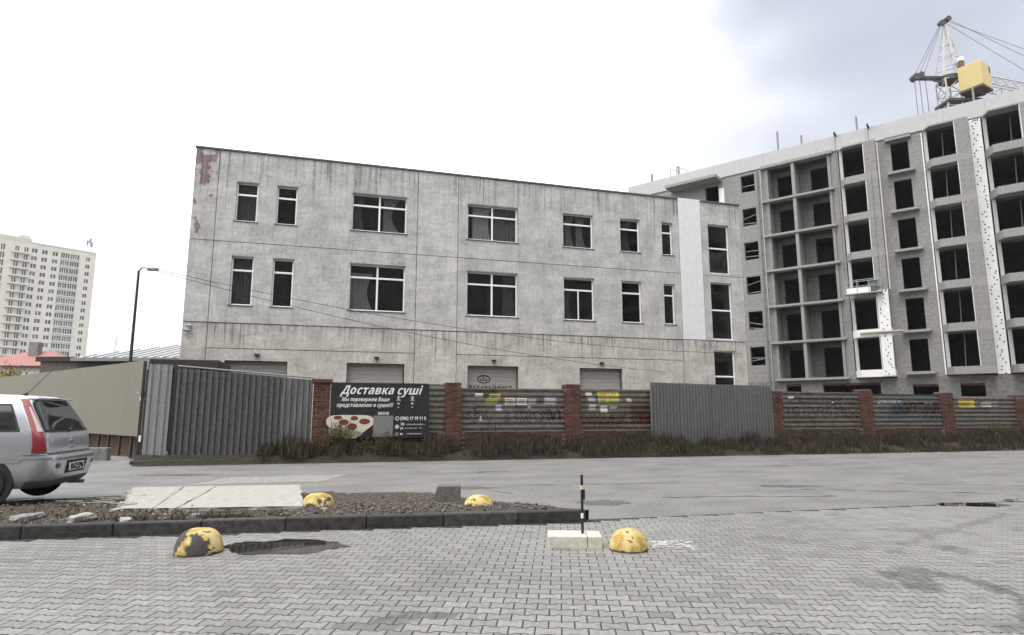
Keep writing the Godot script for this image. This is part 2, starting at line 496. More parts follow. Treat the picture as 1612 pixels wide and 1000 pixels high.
func make_paving():
	var l := 0.18; var p := 0.135; var a := 0.011
	pave_noise = fbm(31, 0.35, 4)
	var outer := paver_pts(l, p, a, 0.006)
	var inner := paver_pts(l, p, a, 0.0105)
	var ca := cos(0.075); var sa := sin(0.075)
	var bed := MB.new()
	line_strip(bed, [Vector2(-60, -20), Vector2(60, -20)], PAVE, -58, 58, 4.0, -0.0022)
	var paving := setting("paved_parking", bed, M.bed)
	var cells := []
	for r in range(8, 120):
		for k in range(-90, 112):
			var u := (k + (0.5 if r % 2 else 0.0)) * l
			var w := r * p
			var x := u * ca + w * sa
			var d := -u * sa + w * ca
			if d < 1.2 or absf(x) > 7.0 + d * 1.05 or not in_paving(x, d, 0.09): continue
			cells.append(Vector2(x, d))
	var show := cells.filter(func(q): return q.y > 4.33 and absf(q.x) < 0.775 * q.y + 0.05)
	show.sort_custom(func(A, B): return A.y < B.y)
	var own := {}
	for q in show.slice(0, 300): own[q] = true
	# shared meshes for the nearest stones
	var tones := []
	for t in 7:
		var vv: float = [0.184, 0.198, 0.21, 0.222, 0.236, 0.203, 0.16][t]
		tones.append(gm(60 + t, vv, 0.16, Color(1.0, 0.99, 0.965), 0.9, 0.85, 0.35, 0.03))
	var mf := StandardMaterial3D.new()
	mf.vertex_color_use_as_albedo = true
	mf.albedo_texture = noise_tex(70, 0.03, Color(0.84, 0.84, 0.84), Color(0.95, 0.95, 0.95), Color(1, 1, 1))
	mf.uv1_triplanar = true; mf.uv1_world_triplanar = true; mf.uv1_scale = Vector3.ONE / 0.9
	mf.roughness = 0.82
	var stone := MB.new()
	paver_geom(stone, outer, inner, 1.0, 0.0)
	var sm := stone.mesh()
	var rest := MB.new()
	for q in cells:
		var tilt := rng.randf_range(-0.0008, 0.0016)
		var shade := 0.212 * (1.0 + 0.16 * pave_noise.get_noise_2d(q.x, q.y) + rng.randf_range(-0.11, 0.11))
		if rng.randf() < 0.06: shade *= 0.80
		if own.has(q) and stain(q.x, q.y) < 0.05:
			var o := MeshInstance3D.new()
			o.name = numbered(paving, "paving_stone")
			o.mesh = sm
			var ti := clampi(int(remap(shade, 0.18, 0.245, 0, 6)), 0, 5)
			if rng.randf() < 0.04: ti = 6
			o.material_override = tones[ti]
			paving.add_child(o)
			o.position = W3(q.x, tilt, q.y)
			o.rotation.y = -0.075 + rng.randf_range(-0.008, 0.008)
			continue
		var base := rest.v.size()
		var ss := 1.0 - 0.62 * stain(q.x, q.y)
		rest.col = Color(shade, shade * 0.99, shade * 0.965)
		paver_at(rest, outer, inner, q, ca, sa, tilt)
	var st := part(paving, "small_paving_stones", rest, mf)
	st.set_meta("kind", "stuff")

func paver_geom(mb: MB, outer: Array, inner: Array, _s: float, y: float):
	paver_at(mb, outer, inner, Vector2.ZERO, 1.0, 0.0, y)

func paver_at(mb: MB, outer: Array, inner: Array, q: Vector2, ca: float, sa: float, y: float):
	var P := []; var I := []
	for e in outer: P.append(Vector3(q.x + e.x * ca + e.y * sa, y - 0.005, -(q.y - e.x * sa + e.y * ca)))
	for e in inner: I.append(Vector3(q.x + e.x * ca + e.y * sa, y, -(q.y - e.x * sa + e.y * ca)))
	var base := mb.col
	var C := []
	for e in I:
		var s := 1.0 - 0.72 * stain(e.x, -e.z)
		C.append(Color(base.r * s, base.g * s, base.b * s))
	var up := Vector3.UP
	# top: three convex pieces (left end, waist, right end)
	for f in [[0, 1, 10, 11], [1, 2, 9, 10], [2, 3, 8, 9], [3, 4, 7, 8], [4, 5, 6, 7]]:
		for t in [[0, 2, 1], [0, 3, 2]]:
			for k in t:
				mb.col = C[f[k]]
				mb.vert(I[f[k]], up)
	mb.col = base
	for i in 12:
		var j := (i + 1) % 12
		mb.quad(P[i], P[j], I[j], I[i])
		mb.quad(P[i] - Vector3(0, 0.03, 0), P[j] - Vector3(0, 0.03, 0), P[j], P[i])

var KA := Vector2(-17.0, 5.58)
var KB := Vector2(1.0, 8.68)
func island_y(x: float, d: float) -> float:
	var kx := lerp_line([KA, KB], x) + 0.17
	var bx := lerp_line([Vector2(-17, 9.6), Vector2(-8.5, 11.5), Vector2(-4.1, 12.45), Vector2(-1.6, 12.3), Vector2(0.3, 10.4), Vector2(1.06, 8.95)], x)
	var t := clampf((d - kx) / maxf(bx - kx, 0.05), 0.0, 1.0)
	return lerpf(0.13, -0.02, smoothstep(0.25, 1.0, t)) if d >= kx else 0.13

func make_kerb_and_island():
	# kerb of cast stones
	var kerb := Node3D.new()
	kerb.name = "kerb"
	add_child(kerb)
	kerb.set_meta("kind", "structure")
	var dir := (KB - KA).normalized()
	var ang := atan2(dir.y, dir.x)
	kerb.position = W3(KB.x, 0, KB.y); kerb.rotation.y = ang
	var s := 0.0
	var first := true
	while s < 17.0:
		var len := 0.98 if not first else 0.93
		var mb := MB.new()
		mb.box(Vector3(-s - len + 0.008, -0.08, -0.15), Vector3(-s, 0.152 + rng.randf_range(-0.006, 0.006), rng.randf_range(-0.006, 0.004)), 0.014)
		part(kerb, "kerb_stone", mb, [M.kerb, M.kerb_b, M.kerb_c][rng.randi() % 3])
		s += len; first = false
	# earth island behind the kerb
	var mb2 := MB.new()
	var nz := fbm(81, 1.6, 4); var nf := fbm(82, 7.0, 3)
	var back := [Vector2(-17, 9.7), Vector2(-8.5, 11.6), Vector2(-4.1, 12.55), Vector2(-1.6, 12.4), Vector2(0.3, 10.5), Vector2(1.08, 9.0)]
	var cols := 150; var rows := 40
	var pt := func(i: int, j: int) -> Vector3:
		var x := lerpf(-17.0, 1.06, float(i) / cols)
		var kx := lerp_line([KA, KB], x) + 0.145
		var bx := lerp_line(back, x) + 0.12 * nz.get_noise_1d(x * 3.0)
		var d := lerpf(kx, bx, float(j) / rows)
		var e := sin(PI * clampf(float(j) / rows, 0, 1))
		return W3(x, island_y(x, d) + e * (0.035 * nz.get_noise_2d(x, d) + 0.022 * nf.get_noise_2d(x, d)), d)
	for i in cols:
		for j in rows:
			mb2.quad(pt.call(i, j), pt.call(i + 1, j), pt.call(i + 1, j + 1), pt.call(i, j + 1))
	setting("earth_island", mb2, M.soil)

func make_bank():
	# grassy earth bank between the road edge and the fence
	var mb := MB.new()
	var nz := fbm(91, 0.9, 4)
	var o := Vector2(-4.116, 20.0); var dr := Vector2(sin(1.28456), cos(1.28456))
	var pt := func(i: int, j: int) -> Vector3:
		var t := -6.95 + 0.25 * i
		var f := o + dr * t + Vector2(-dr.y, dr.x) * 0.3
		var x := f.x
		var v := Vector2(x + 0.5, lerp_line(VERGE, x + 0.5) + 0.12 * nz.get_noise_1d(t * 2.0))
		var k := float(j) / 12
		var p := v.lerp(f, k)
		return W3(p.x, lerpf(-0.03, 0.24, smoothstep(0.0, 0.75, k)) + sin(PI * k) * 0.06 * nz.get_noise_2d(p.x * 2.0, p.y * 2.0), p.y)
	for i in 200:
		for j in 12:
			mb.quad(pt.call(i, j), pt.call(i + 1, j), pt.call(i + 1, j + 1), pt.call(i, j + 1))
	setting("earth_bank", mb, M.bank)

# ---------------------------------------------------------------- the grey building
func facade_texture() -> ImageTexture:
	var w := 1450; var h := 680
	var n1 := fbm(101, 0.35, 5); var n2 := fbm(102, 5.0, 4); var n3 := fbm(103, 1.0, 3); var n4 := fbm(104, 1.1, 5)
	# drip marks: one set of columns per ledge
	var ledges := [[13.45, 2.8, 0.85, 201], [5.42, 1.35, 0.9, 202], [9.15, 0.9, 0.35, 203], [4.28, 1.2, 0.2, 204]]
	var drips := []
	for L in ledges:
		var f := FastNoiseLite.new(); f.seed = L[3]; f.frequency = 1.0; f.fractal_octaves = 3; f.fractal_type = FastNoiseLite.FRACTAL_FBM
		var g := FastNoiseLite.new(); g.seed = L[3] + 50; g.frequency = 0.16
		var row := PackedFloat32Array(); var row2 := PackedFloat32Array()
		for i in w:
			var t := i * 29.0 / w
			var s := f.get_noise_1d(t * 5.5) * 0.9 + 0.5 * f.get_noise_1d(t * 19.0 + 40.0)
			var q := smoothstep(-0.35, 0.45, g.get_noise_1d(t * 4.0))
			row.push_back(clampf(s * 1.7 + 0.12, 0, 1) * (0.25 + 0.75 * q))
			row2.push_back(L[1] * (0.25 + 0.75 * absf(f.get_noise_1d(t * 9.0 + 90.0)) * 2.2))
		drips.append([row, row2])
	var patches := [[10.5, 10.6, 11.3, 11.9, 1.05], [5.2, 6.3, 6.4, 7.3, 1.06], [15.6, 6.6, 16.7, 8.0, 1.05], [15.9, 9.6, 17.2, 10.4, 0.94], [19.9, 10.4, 20.9, 11.6, 1.06], [22.6, 6.4, 23.4, 7.6, 0.95], [4.8, 1.0, 6.6, 3.2, 1.04], [10.6, 6.2, 11.8, 7.4, 0.95], [15.7, 2.2, 18.3, 3.4, 1.05], [21.5, 1.2, 23.0, 3.6, 0.95], [26.4, 9.2, 28.8, 9.3, 0.9]]
	# drips below the ends of the sills
	var sills := []
	sills.resize(w)
	for i in w: sills[i] = []
	for r in window_rects():
		if r[5] != 0: continue
		for q in [r[0] - 0.06, r[2] + 0.06]:
			for i in w:
				if absf((i + 0.5) * 29.0 / w - q) < 0.05: sills[i].append(r[1])
	var data := PackedByteArray()
	data.resize(w * h * 3)
	for j in h:
		var y := 13.6 * (1.0 - (j + 0.5) / h)
		for i in w:
			var t := 29.0 * (i + 0.5) / w
			var b := 0.42
			b *= 1.0 + 0.17 * n1.get_noise_2d(t * 3.0, y * 2.0) + 0.15 * n2.get_noise_2d(t, y) + 0.10 * n3.get_noise_2d(t * 6.0, y * 0.7)
			var cr := 1.0; var cg := 0.995; var cb := 0.99
			if y < 5.42: cr *= 1.03; cb *= 0.965
			if t > 10.15 and t < 12.2: b *= 1.06
			# blotches, patched squares and hairline cracks in the render
			var bl := n4.get_noise_2d(t * 0.55, y * 0.45 + 30.0)
			if bl > 0.10: b *= 1.05 + 0.05 * n2.get_noise_2d(t, y)
			elif bl < -0.14: b *= 0.925 + 0.05 * n2.get_noise_2d(t, y)
			if absf(n3.get_noise_2d(t * 0.5 + 70.0, y * 0.5)) < 0.0035: b *= 0.86
			for q in patches:
				if t > q[0] and t < q[2] and y > q[1] and y < q[3]: b *= q[4]
			var dark := 0.0
			for k in 4:
				var dy: float = ledges[k][0] - y
				if dy > 0.0 and dy < 3.4:
					var ln: float = drips[k][1][i]
					if dy < ln:
						var e := minf(1.0, (ln - dy) / (0.35 * ln + 0.05))
						dark = maxf(dark, drips[k][0][i] * ledges[k][2] * e)
			if dark > 0.0:
				dark *= 0.75 + 0.5 * n2.get_noise_2d(t * 2.0, y * 0.5)
				b *= 1.0 - clampf(dark, 0.0, 0.6)
				cb *= 0.985
			for s in sills[i]:
				if y < s and y > s - 0.9:
					b *= 0.90 + 0.06 * n2.get_noise_2d(t * 4.0, y)
			# old dark red paint left at the top corner
			if t < 1.0:
				var f := n4.get_noise_2d(t * 1.6, y * 1.3) * 1.1
				var lim := 0.52 - t * 0.55 - absf(y - 12.75) * 0.42 + f
				var lim2 := 0.14 - absf(t - 0.28) * 0.8 - absf(y - 9.75) * 0.55 + f * 0.5
				if lim > 0.05 or lim2 > 0.0:
					b *= 0.50; cr = 1.06; cg = 0.80; cb = 0.83
			var o := (j * w + i) * 3
			data[o] = int(255.0 * pow(clampf(b * cr, 0, 1), 0.4545))
			data[o + 1] = int(255.0 * pow(clampf(b * cg, 0, 1), 0.4545))
			data[o + 2] = int(255.0 * pow(clampf(b * cb, 0, 1), 0.4545))
	return ImageTexture.create_from_image(Image.create_from_data(w, h, false, Image.FORMAT_RGB8, data))

# [x0, y0, x1, y1, layout, kind]
func window_rects() -> Array:
	var a := []
	for f in 2:
		var y0: float = [10.15, 6.24][f]; var y1: float = [12.0, 8.49][f]
		a.append([1.80, y0, 2.74, y1, "t", 0]); a.append([3.56, y0, 4.47, y1, "t", 0])
		a.append([6.98, y0, 9.62, y1, "tm", 0]); a.append([12.68, y0, 15.34, y1, "tm", 0])
		a.append([17.87, y0, 19.60, y1, "t" if f == 0 else "tl", 0])
		a.append([21.22, y0, 22.40, y1, "t", 0]); a.append([23.77, y0, 24.45, y1, "t", 0])
	a.append([26.75, 9.29, 28.13, 12.17, "h", 1]); a.append([26.75, 5.50, 28.13, 8.76, "h", 1]); a.append([26.78, 1.9, 28.13, 4.88, "h", 1])
	return a

func make_window(b: Node3D, r: Array):
	var x0: float = r[0]; var y0: float = r[1]; var x1: float = r[2]; var y1: float = r[3]
	var fz := -0.10; var fb := -0.17
	var mb := MB.new()
	var f := 0.065
	var xs := [[x0, x1]]; var panes := []
	mb.box(Vector3(x0, y0, fb), Vector3(x0 + f, y1, fz), 0.01); mb.box(Vector3(x1 - f, y0, fb), Vector3(x1, y1, fz), 0.01)
	mb.box(Vector3(x0 + f, y0, fb), Vector3(x1 - f, y0 + f, fz - 0.002), 0.01); mb.box(Vector3(x0 + f, y1 - f, fb), Vector3(x1 - f, y1, fz - 0.002), 0.01)
	var hh := y1 - y0
	var ty := y1 - (0.56 if hh < 2.0 else 0.63)
	if r[4] == "h": ty = (y0 + y1) * 0.5 + 0.05
	var m := 0.045
	var xm := (x0 + x1) * 0.5
	if r[4] == "tm":
		mb.box(Vector3(xm - m, y0 + f, fb), Vector3(xm + m, y1 - f, fz - 0.004), 0.01)
		for s in [[x0 + f, xm - m], [xm + m, x1 - f]]:
			mb.box(Vector3(s[0], ty - m, fb), Vector3(s[1], ty + m, fz - 0.006), 0.01)
			panes.append([s[0], y0 + f, s[1], ty - m]); panes.append([s[0], ty + m, s[1], y1 - f])
	else:
		mb.box(Vector3(x0 + f, ty - m, fb), Vector3(x1 - f, ty + m, fz - 0.004), 0.01)
		panes.append([x0 + f, ty + m, x1 - f, y1 - f])
		if r[4] == "tl":
			mb.box(Vector3(xm - m * 0.7, y0 + f, fb), Vector3(xm + m * 0.7, ty - m, fz - 0.006), 0.01)
			panes.append([x0 + f, y0 + f, xm - m * 0.7, ty - m]); panes.append([xm + m * 0.7, y0 + f, x1 - f, ty - m])
		else:
			panes.append([x0 + f, y0 + f, x1 - f, ty - m])
	var w := part(b, "window", mb, M.white_frame)
	for p in panes:
		var q := MB.new()
		q.box(Vector3(p[0] - 0.004, p[1] - 0.004, -0.145), Vector3(p[2] + 0.004, p[3] + 0.004, -0.139))
		part(w, "pane", q, M.pane)
	if r[5] == 0:
		var s := MB.new()
		var t := Transform3D(Basis(Vector3.RIGHT, 0.12), Vector3(0, y0 - 0.012, 0))
		s.box(Vector3(x0 - 0.06, -0.012, -0.10), Vector3(x1 + 0.06, 0.012, 0.075), 0.004, t)
		part(w, "sill", s, M.sill)
	# dark strip above the window, standing in for the shade of the reveal
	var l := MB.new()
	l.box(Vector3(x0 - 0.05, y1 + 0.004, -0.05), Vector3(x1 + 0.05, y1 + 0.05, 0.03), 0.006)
	if r[5] == 0: part(w, "reveal_shade_strip", l, M.sill)

func curtain(b: Node3D, x0: float, x1: float, y0: float, y1: float, pinch: float, c: Color):
	var mb := MB.new()
	var n := 28; var k := 10
	var pt := func(i: int, j: int) -> Vector3:
		var v := float(j) / k; var u := float(i) / n
		var wv := 1.0 - pinch * sin(PI * v)
		return Vector3(lerpf(x0, x1, u * wv), lerpf(y0, y1, v), -0.25 + 0.03 * sin(u * 40.0 + v))
	for i in n:
		for j in k:
			mb.quad(pt.call(i, j), pt.call(i + 1, j), pt.call(i + 1, j + 1), pt.call(i, j + 1))
	part(b, "curtain", mb, mat(c, 0.9))

func make_grey_building():
	var b := thing("grey_building", "three storey grey concrete building with white framed windows and four garage doors", "building", W3(-14.4376, 0, 27.0), TURN1)
	var fac := StandardMaterial3D.new()
	fac.albedo_texture = facade_texture()
	fac.roughness = 0.95
	fac.normal_enabled = true
	fac.normal_texture = bump_tex(111, 0.03, 5.0)
	fac.normal_scale = 0.25
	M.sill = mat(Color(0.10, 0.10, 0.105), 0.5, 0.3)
	M.pane = StandardMaterial3D.new()
	M.pane.albedo_color = Color(0.05, 0.055, 0.06, 0.30)
	M.pane.transparency = BaseMaterial3D.TRANSPARENCY_ALPHA
	M.pane.roughness = 0.03
	M.pane.metallic_specular = 0.5
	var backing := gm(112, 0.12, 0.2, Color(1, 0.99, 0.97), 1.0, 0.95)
	var rects := window_rects()
	var holes := []
	for r in rects: holes.append([r[0], r[1], r[2], r[3]])
	var garages := [[1.78, 4.42], [7.03, 9.70], [12.77, 15.40], [18.70, 21.15]]
	for g in garages: holes.append([g[0], 0.0, g[1], 3.75])
	var L := 28.9; var H := 13.45; var DP := 11.0
	var g := 0.014
	for c in [[0.0, 1.0, 0], [1.0, 10.15, 1], [10.15, 12.2, 0], [12.2, 24.85, 1], [24.85, 26.3, 2], [26.3, L, 0]]:
		var ys := [0.0, 5.42, 9.15, H]
		if c[2] == 1: ys = [0.0, 4.28, 5.42, 9.15, H]
		if c[2] == 2: ys = [0.0, 5.42]
		for k in ys.size() - 1:
			var mb := MB.new()
			mb.us = Vector2(1.0 / 29.0, -1.0 / 13.6); mb.uo = Vector2(0, 1)
			var x0: float = c[0] + (g if c[0] > 0 else 0.0); var x1: float = c[1] - (g if c[1] < L else 0.0)
			var y0: float = ys[k] + (g if k > 0 else 0.0); var y1: float = ys[k + 1] - (g if k < ys.size() - 2 else 0.0)
			# the ledge above the garages stands a little proud
			var z := 0.0
			if k == ys.size() - 2 or ys[k] > 5.0: z = 0.03
			var hs := holes.filter(func(q): return q[2] > x0 and q[0] < x1 and q[3] > y0 and q[1] < y1)
			mb.wall(x0, x1, y0, y1, hs, z, -0.11)
			part(b, "wall_panel", mb, fac)
	var sp := MB.new()
	sp.box(Vector3(24.85 + g, 5.45, -0.11), Vector3(26.3 - g, H + 0.1, 0.05), 0.01)
	part(b, "white_cladding_strip", sp, M.strip)
	var mb := MB.new()
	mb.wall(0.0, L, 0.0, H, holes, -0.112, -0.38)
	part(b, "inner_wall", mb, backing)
	var side := gm(113, 0.30, 0.15, Color(1, 0.99, 0.97), 2.4, 0.95, 0.3)
	for s in [[0.001, 0.35], [L - 0.35, L - 0.001]]:
		mb = MB.new(); mb.box(Vector3(s[0], 0, -DP), Vector3(s[1], H, -0.381)); part(b, "side_wall", mb, side)
	mb = MB.new(); mb.box(Vector3(0.36, 0, -DP), Vector3(L - 0.36, H, -DP + 0.35)); part(b, "back_wall", mb, side)
	mb = MB.new(); mb.box(Vector3(0.36, H - 0.45, -DP + 0.36), Vector3(L - 0.36, H - 0.15, -0.39)); part(b, "roof", mb, M.concrete_d)
	mb = MB.new()
	mb.box(Vector3(-0.05, H, -0.40), Vector3(24.84, H + 0.09, 0.09), 0.01); mb.box(Vector3(26.31, H, -0.40), Vector3(L + 0.05, H + 0.09, 0.09), 0.01)
	part(b, "roof_flashing", mb, M.sill)
	for y in [4.6, 9.0]:
		mb = MB.new(); mb.box(Vector3(0.36, y - 0.3, -DP + 0.36), Vector3(L - 0.36, y, -0.39)); part(b, "floor_slab", mb, M.interior)
	mb = MB.new()
	for x in [5.5, 11.0, 16.6, 20.4, 25.5]:
		mb.box(Vector3(x - 0.06, 0.02, -DP + 0.36), Vector3(x + 0.06, 4.29, -0.40)); mb.box(Vector3(x - 0.06, 4.61, -DP + 0.36), Vector3(x + 0.06, 8.69, -0.40)); mb.box(Vector3(x - 0.06, 9.01, -DP + 0.36), Vector3(x + 0.06, 12.98, -0.40))
	part(b, "partition", mb, M.interior)
	mb = MB.new()
	mb.box(Vector3(0.4, 0.02, -4.2), Vector3(L - 0.4, 4.29, -4.05)); mb.box(Vector3(0.4, 4.61, -4.2), Vector3(L - 0.4, 8.69, -4.05)); mb.box(Vector3(0.4, 9.01, -4.2), Vector3(L - 0.4, 12.98, -4.05))
	part(b, "corridor_wall", mb, M.interior)
	for r in rects: make_window(b, r)
	for q in [[7.05, 7.6, 10.2, 11.95, 0.3, 0.22], [8.5, 9.3, 10.2, 11.95, 0.5, 0.45], [13.0, 13.95, 10.2, 11.95, 0.12, 0.62], [14.1, 15.3, 10.2, 11.95, 0.0, 0.22], [18.1, 18.6, 10.2, 11.95, 0.4, 0.42], [18.7, 19.3, 10.2, 11.95, 0.4, 0.42], [21.4, 22.0, 10.2, 11.95, 0.4, 0.20],
		[7.05, 8.1, 6.3, 8.1, 0.25, 0.42], [13.8, 14.0, 6.3, 8.4, 0.3, 0.12], [14.6, 15.3, 6.3, 8.4, 0.2, 0.15], [17.9, 18.4, 6.3, 7.8, 0.3, 0.2], [26.8, 28.0, 9.4, 10.6, 0.3, 0.10], [1.85, 2.7, 6.3, 8.4, 0.0, 0.15], [1.85, 2.7, 10.2, 11.9, 0.0, 0.15]]:
		curtain(b, q[0], q[1], q[2], q[3], q[4], Color(q[5], q[5], q[5] * 1.04))
	# garage doors with ribbed leaves
	var gd := gm(114, 0.29, 0.08, Color(1.0, 0.975, 0.93), 1.2, 0.6)
	for k in 4:
		var q: Array = garages[k]
		mb = MB.new()
		var y := 0.02
		while y < 3.7:
			mb.box(Vector3(q[0] + 0.03, y, -0.36), Vector3(q[1] - 0.03, minf(y + 0.195, 3.74), -0.27), 0.012)
			y += 0.2
		var door := part(b, "garage_door", mb, gd)
		mb = MB.new()
		var cx: float = (q[0] + q[1]) * 0.5
		mb.box(Vector3(cx - 0.10, 3.98, 0.0), Vector3(cx + 0.12, 4.06, 0.16), 0.015)
		mb.tube(Vector3(cx + 0.02, 3.98, 0.10), Vector3(cx + 0.03, 3.88, 0.12), 0.05, 0.03, 8)
		part(b, "wall_lamp", mb, M.dark_metal)
		if k == 2:
			mb = MB.new()
			var lc := Vector3(13.66, 3.10, -0.262)
			for i in 32:
				var a0 := TAU * i / 32; var a1 := TAU * (i + 1) / 32
				mb.quad(lc + Vector3(cos(a0) * 0.34, sin(a0) * 0.21, 0), lc + Vector3(cos(a1) * 0.34, sin(a1) * 0.21, 0), lc + Vector3(cos(a1) * 0.28, sin(a1) * 0.155, 0), lc + Vector3(cos(a0) * 0.28, sin(a0) * 0.155, 0))
			for s in [[-0.17, -0.075, 0.17, -0.04], [-0.19, -0.04, -0.13, 0.03], [0.12, -0.04, 0.18, 0.03], [-0.06, 0.0, 0.07, 0.03], [-0.04, 0.04, 0.0, 0.10], [-0.10, 0.07, 0.06, 0.095]]:
				mb.box(lc + Vector3(s[0], s[1], -0.003), lc + Vector3(s[2], s[3], 0.003))
			part(door, "emblem", mb, M.black)
			var tx := part(door, "lettering", text_mesh("ДАТ ГРАЙЛИСТ ,   ЗКА", 0.22, 0.0, true, false), M.black)
			tx.position = Vector3(12.86, 2.66, -0.262)
	# pair of small floodlights at the corner
	for q in [[0.30, 5.22], [0.20, 5.02]]:
		mb = MB.new()
		var t := Transform3D(Basis(Vector3.RIGHT, 0.5) * Basis(Vector3.UP, -0.4), Vector3(q[0], q[1], 0.16))
		mb.box(Vector3(-0.13, -0.06, -0.05), Vector3(0.13, 0.06, 0.06), 0.02, t)
		mb.tube(Vector3(q[0], q[1], 0.0), Vector3(q[0], q[1], 0.14), 0.02, 0.02, 6)
		part(b, "floodlight", mb, M.galv)

# ---------------------------------------------------------------- the unfinished block
const ST := 3.22
const L0 := 4.35
func bay(b: Node3D, xl: float, xr: float, xp: float, out: float, white_levels: Array):
	# projecting bay: slanted left facet from xl, open front from xl+0.5 to xr, plain pier to xp
	var f := xl + 0.5
	var plan := [Vector2(xl, 0.0), Vector2(f, out), Vector2(xp, out), Vector2(xp, 0.0)]
	for k in 7:
		var y := L0 + ST * k
		var mb := MB.new()
		mb.prism(plan, y - (0.14 if k > 0 else 0.1), y + (0.46 if k < 6 else -0.02))
		part(b, "bay_slab", mb, M.insulation if white_levels.has(k) else M.concrete_b)
		if k == 6: continue
		mb = MB.new()
		mb.box(Vector3(xr, y + 0.462, 0.002), Vector3(xp - 0.002, y + ST - 0.142, out - 0.004))
		part(b, "pier", mb, M.concrete)
		mb = MB.new()
		mb.box(Vector3(xl + 0.06, y + 0.462, -0.06), Vector3(xl + 0.30, y + ST - 0.142, 0.12))
		part(b, "bay_post", mb, M.pale_board)
		mb = MB.new()
		mb.box(Vector3(xr - 0.05, y + 0.462, -0.1), Vector3(xr - 0.002, y + ST - 0.142, out - 0.03))
		part(b, "reveal_board", mb, M.insulation)

func make_unfinished_block():
	var b := thing("unfinished_apartment_block", "bare grey concrete apartment block under construction with empty window openings", "building", W3(36.175, 0, 44.0), TURN2)
	var X0 := -30.5; var X1 := 9.0; var DP := 13.0
	var LV := []
	for k in 7: LV.append(L0 + ST * k)
	# front walls between the bays
	var sect := []
	var holesA := []
	for k in 6: holesA.append([-18.87, LV[k] + 1.28, -17.62, LV[k] + 2.92])
	for k in 6: holesA.append([-22.3, LV[k] + 0.45, -21.0, LV[k] + 2.6])
	for k in 6: holesA.append([-27.6, LV[k] + 0.7, -26.0, LV[k] + 2.6])
	sect.append([X0, -16.65, holesA])
	var holesD := []
	for k in 6: holesD.append([-6.72, LV[k] + 0.25, -5.46, LV[k] + 2.74])
	sect.append([-7.7, -4.5, holesD])
	sect.append([-11.2, -10.6, []])
	sect.append([-1.5, -0.75, []])
	var holesG := []
	for k in 6: holesG.append([3.6, LV[k] + 0.25, 4.9, LV[k] + 2.74])
	sect.append([2.4, X1, holesG])
	for s in sect:
		var mb := MB.new()
		mb.wall(s[0], s[1], 4.15, 23.66, s[2], 0.0, -0.35)
		part(b, "wall", mb, M.concrete)
	# shallow render bands where the storeys meet
	for k in range(1, 6):
		for s in [[X0, -16.66], [-7.69, -4.51]]:
			var mb := MB.new(); mb.box(Vector3(s[0], LV[k] - 0.12, 0.0), Vector3(s[1], LV[k] + 0.02, 0.012)); part(b, "storey_band", mb, M.concrete_b)
	# base storey
	var mb := MB.new()
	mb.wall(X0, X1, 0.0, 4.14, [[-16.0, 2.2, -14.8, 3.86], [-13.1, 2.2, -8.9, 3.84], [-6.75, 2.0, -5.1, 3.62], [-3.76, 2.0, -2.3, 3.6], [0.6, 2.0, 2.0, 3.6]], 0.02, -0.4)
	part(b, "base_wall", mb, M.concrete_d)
	for q in [[-16.0, -14.8, 3.86], [-13.1, -8.9, 3.84], [-6.75, -5.1, 3.62], [-3.76, -2.3, 3.6], [0.6, 2.0, 3.6]]:
		mb = MB.new(); mb.box(Vector3(q[0] + 0.002, q[2] - 0.17, -0.2), Vector3(q[1] - 0.002, q[2] - 0.002, 0.0)); part(b, "red_lintel", mb, mat(Color(0.05, 0.017, 0.014), 0.8))
	# floors, back and ends
	for k in 7:
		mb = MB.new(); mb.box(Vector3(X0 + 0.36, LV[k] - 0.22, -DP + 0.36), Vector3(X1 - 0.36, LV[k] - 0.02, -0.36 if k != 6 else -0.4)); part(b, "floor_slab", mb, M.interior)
	mb = MB.new(); mb.box(Vector3(X0, 0, -DP), Vector3(X1, 23.66, -DP + 0.35)); part(b, "back_wall", mb, M.concrete_d)
	for x in [X0, X1 - 0.35]:
		mb = MB.new(); mb.box(Vector3(x, 0, -DP + 0.351), Vector3(x + 0.349, 23.66, -0.351)); part(b, "end_wall", mb, M.concrete)
	# inner partitions keep the rooms dark
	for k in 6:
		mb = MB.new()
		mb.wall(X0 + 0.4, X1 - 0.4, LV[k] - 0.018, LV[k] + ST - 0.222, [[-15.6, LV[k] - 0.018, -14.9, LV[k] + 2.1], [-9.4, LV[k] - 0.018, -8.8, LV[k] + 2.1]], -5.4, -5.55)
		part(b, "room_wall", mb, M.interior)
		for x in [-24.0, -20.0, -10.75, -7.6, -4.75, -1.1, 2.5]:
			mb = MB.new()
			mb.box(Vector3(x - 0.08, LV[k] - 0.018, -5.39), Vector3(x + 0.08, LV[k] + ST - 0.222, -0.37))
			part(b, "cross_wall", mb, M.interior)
	# attic parapet clad in white boards
	mb = MB.new()
	mb.box(Vector3(X0 - 0.05, 23.68, -0.4), Vector3(X1, 25.05, 0.10), 0.01)
	part(b, "white_parapet", mb, M.attic)
	mb = MB.new(); mb.box(Vector3(X0, 23.67, -DP), Vector3(X1, 23.9, -0.41)); part(b, "roof", mb, M.concrete_d)
	for x in [-21.3, -16.7, -12.2, -8.4, -3.0, -0.4]:
		mb = MB.new(); mb.box(Vector3(x - 0.012, 23.70, 0.10), Vector3(x + 0.012, 25.03, 0.104)); part(b, "board_joint", mb, M.concrete_b)
	# balcony stack
	var back := []
	for k in 6:
		back.append([-16.0, LV[k], -14.72, LV[k] + 2.55]); back.append([-13.15, LV[k], -11.72, LV[k] + 2.6])
	mb = MB.new(); mb.wall(-16.65, -11.2, 4.15, 23.66, back, -1.5, -1.75); part(b, "balcony_back_wall", mb, M.concrete_d)
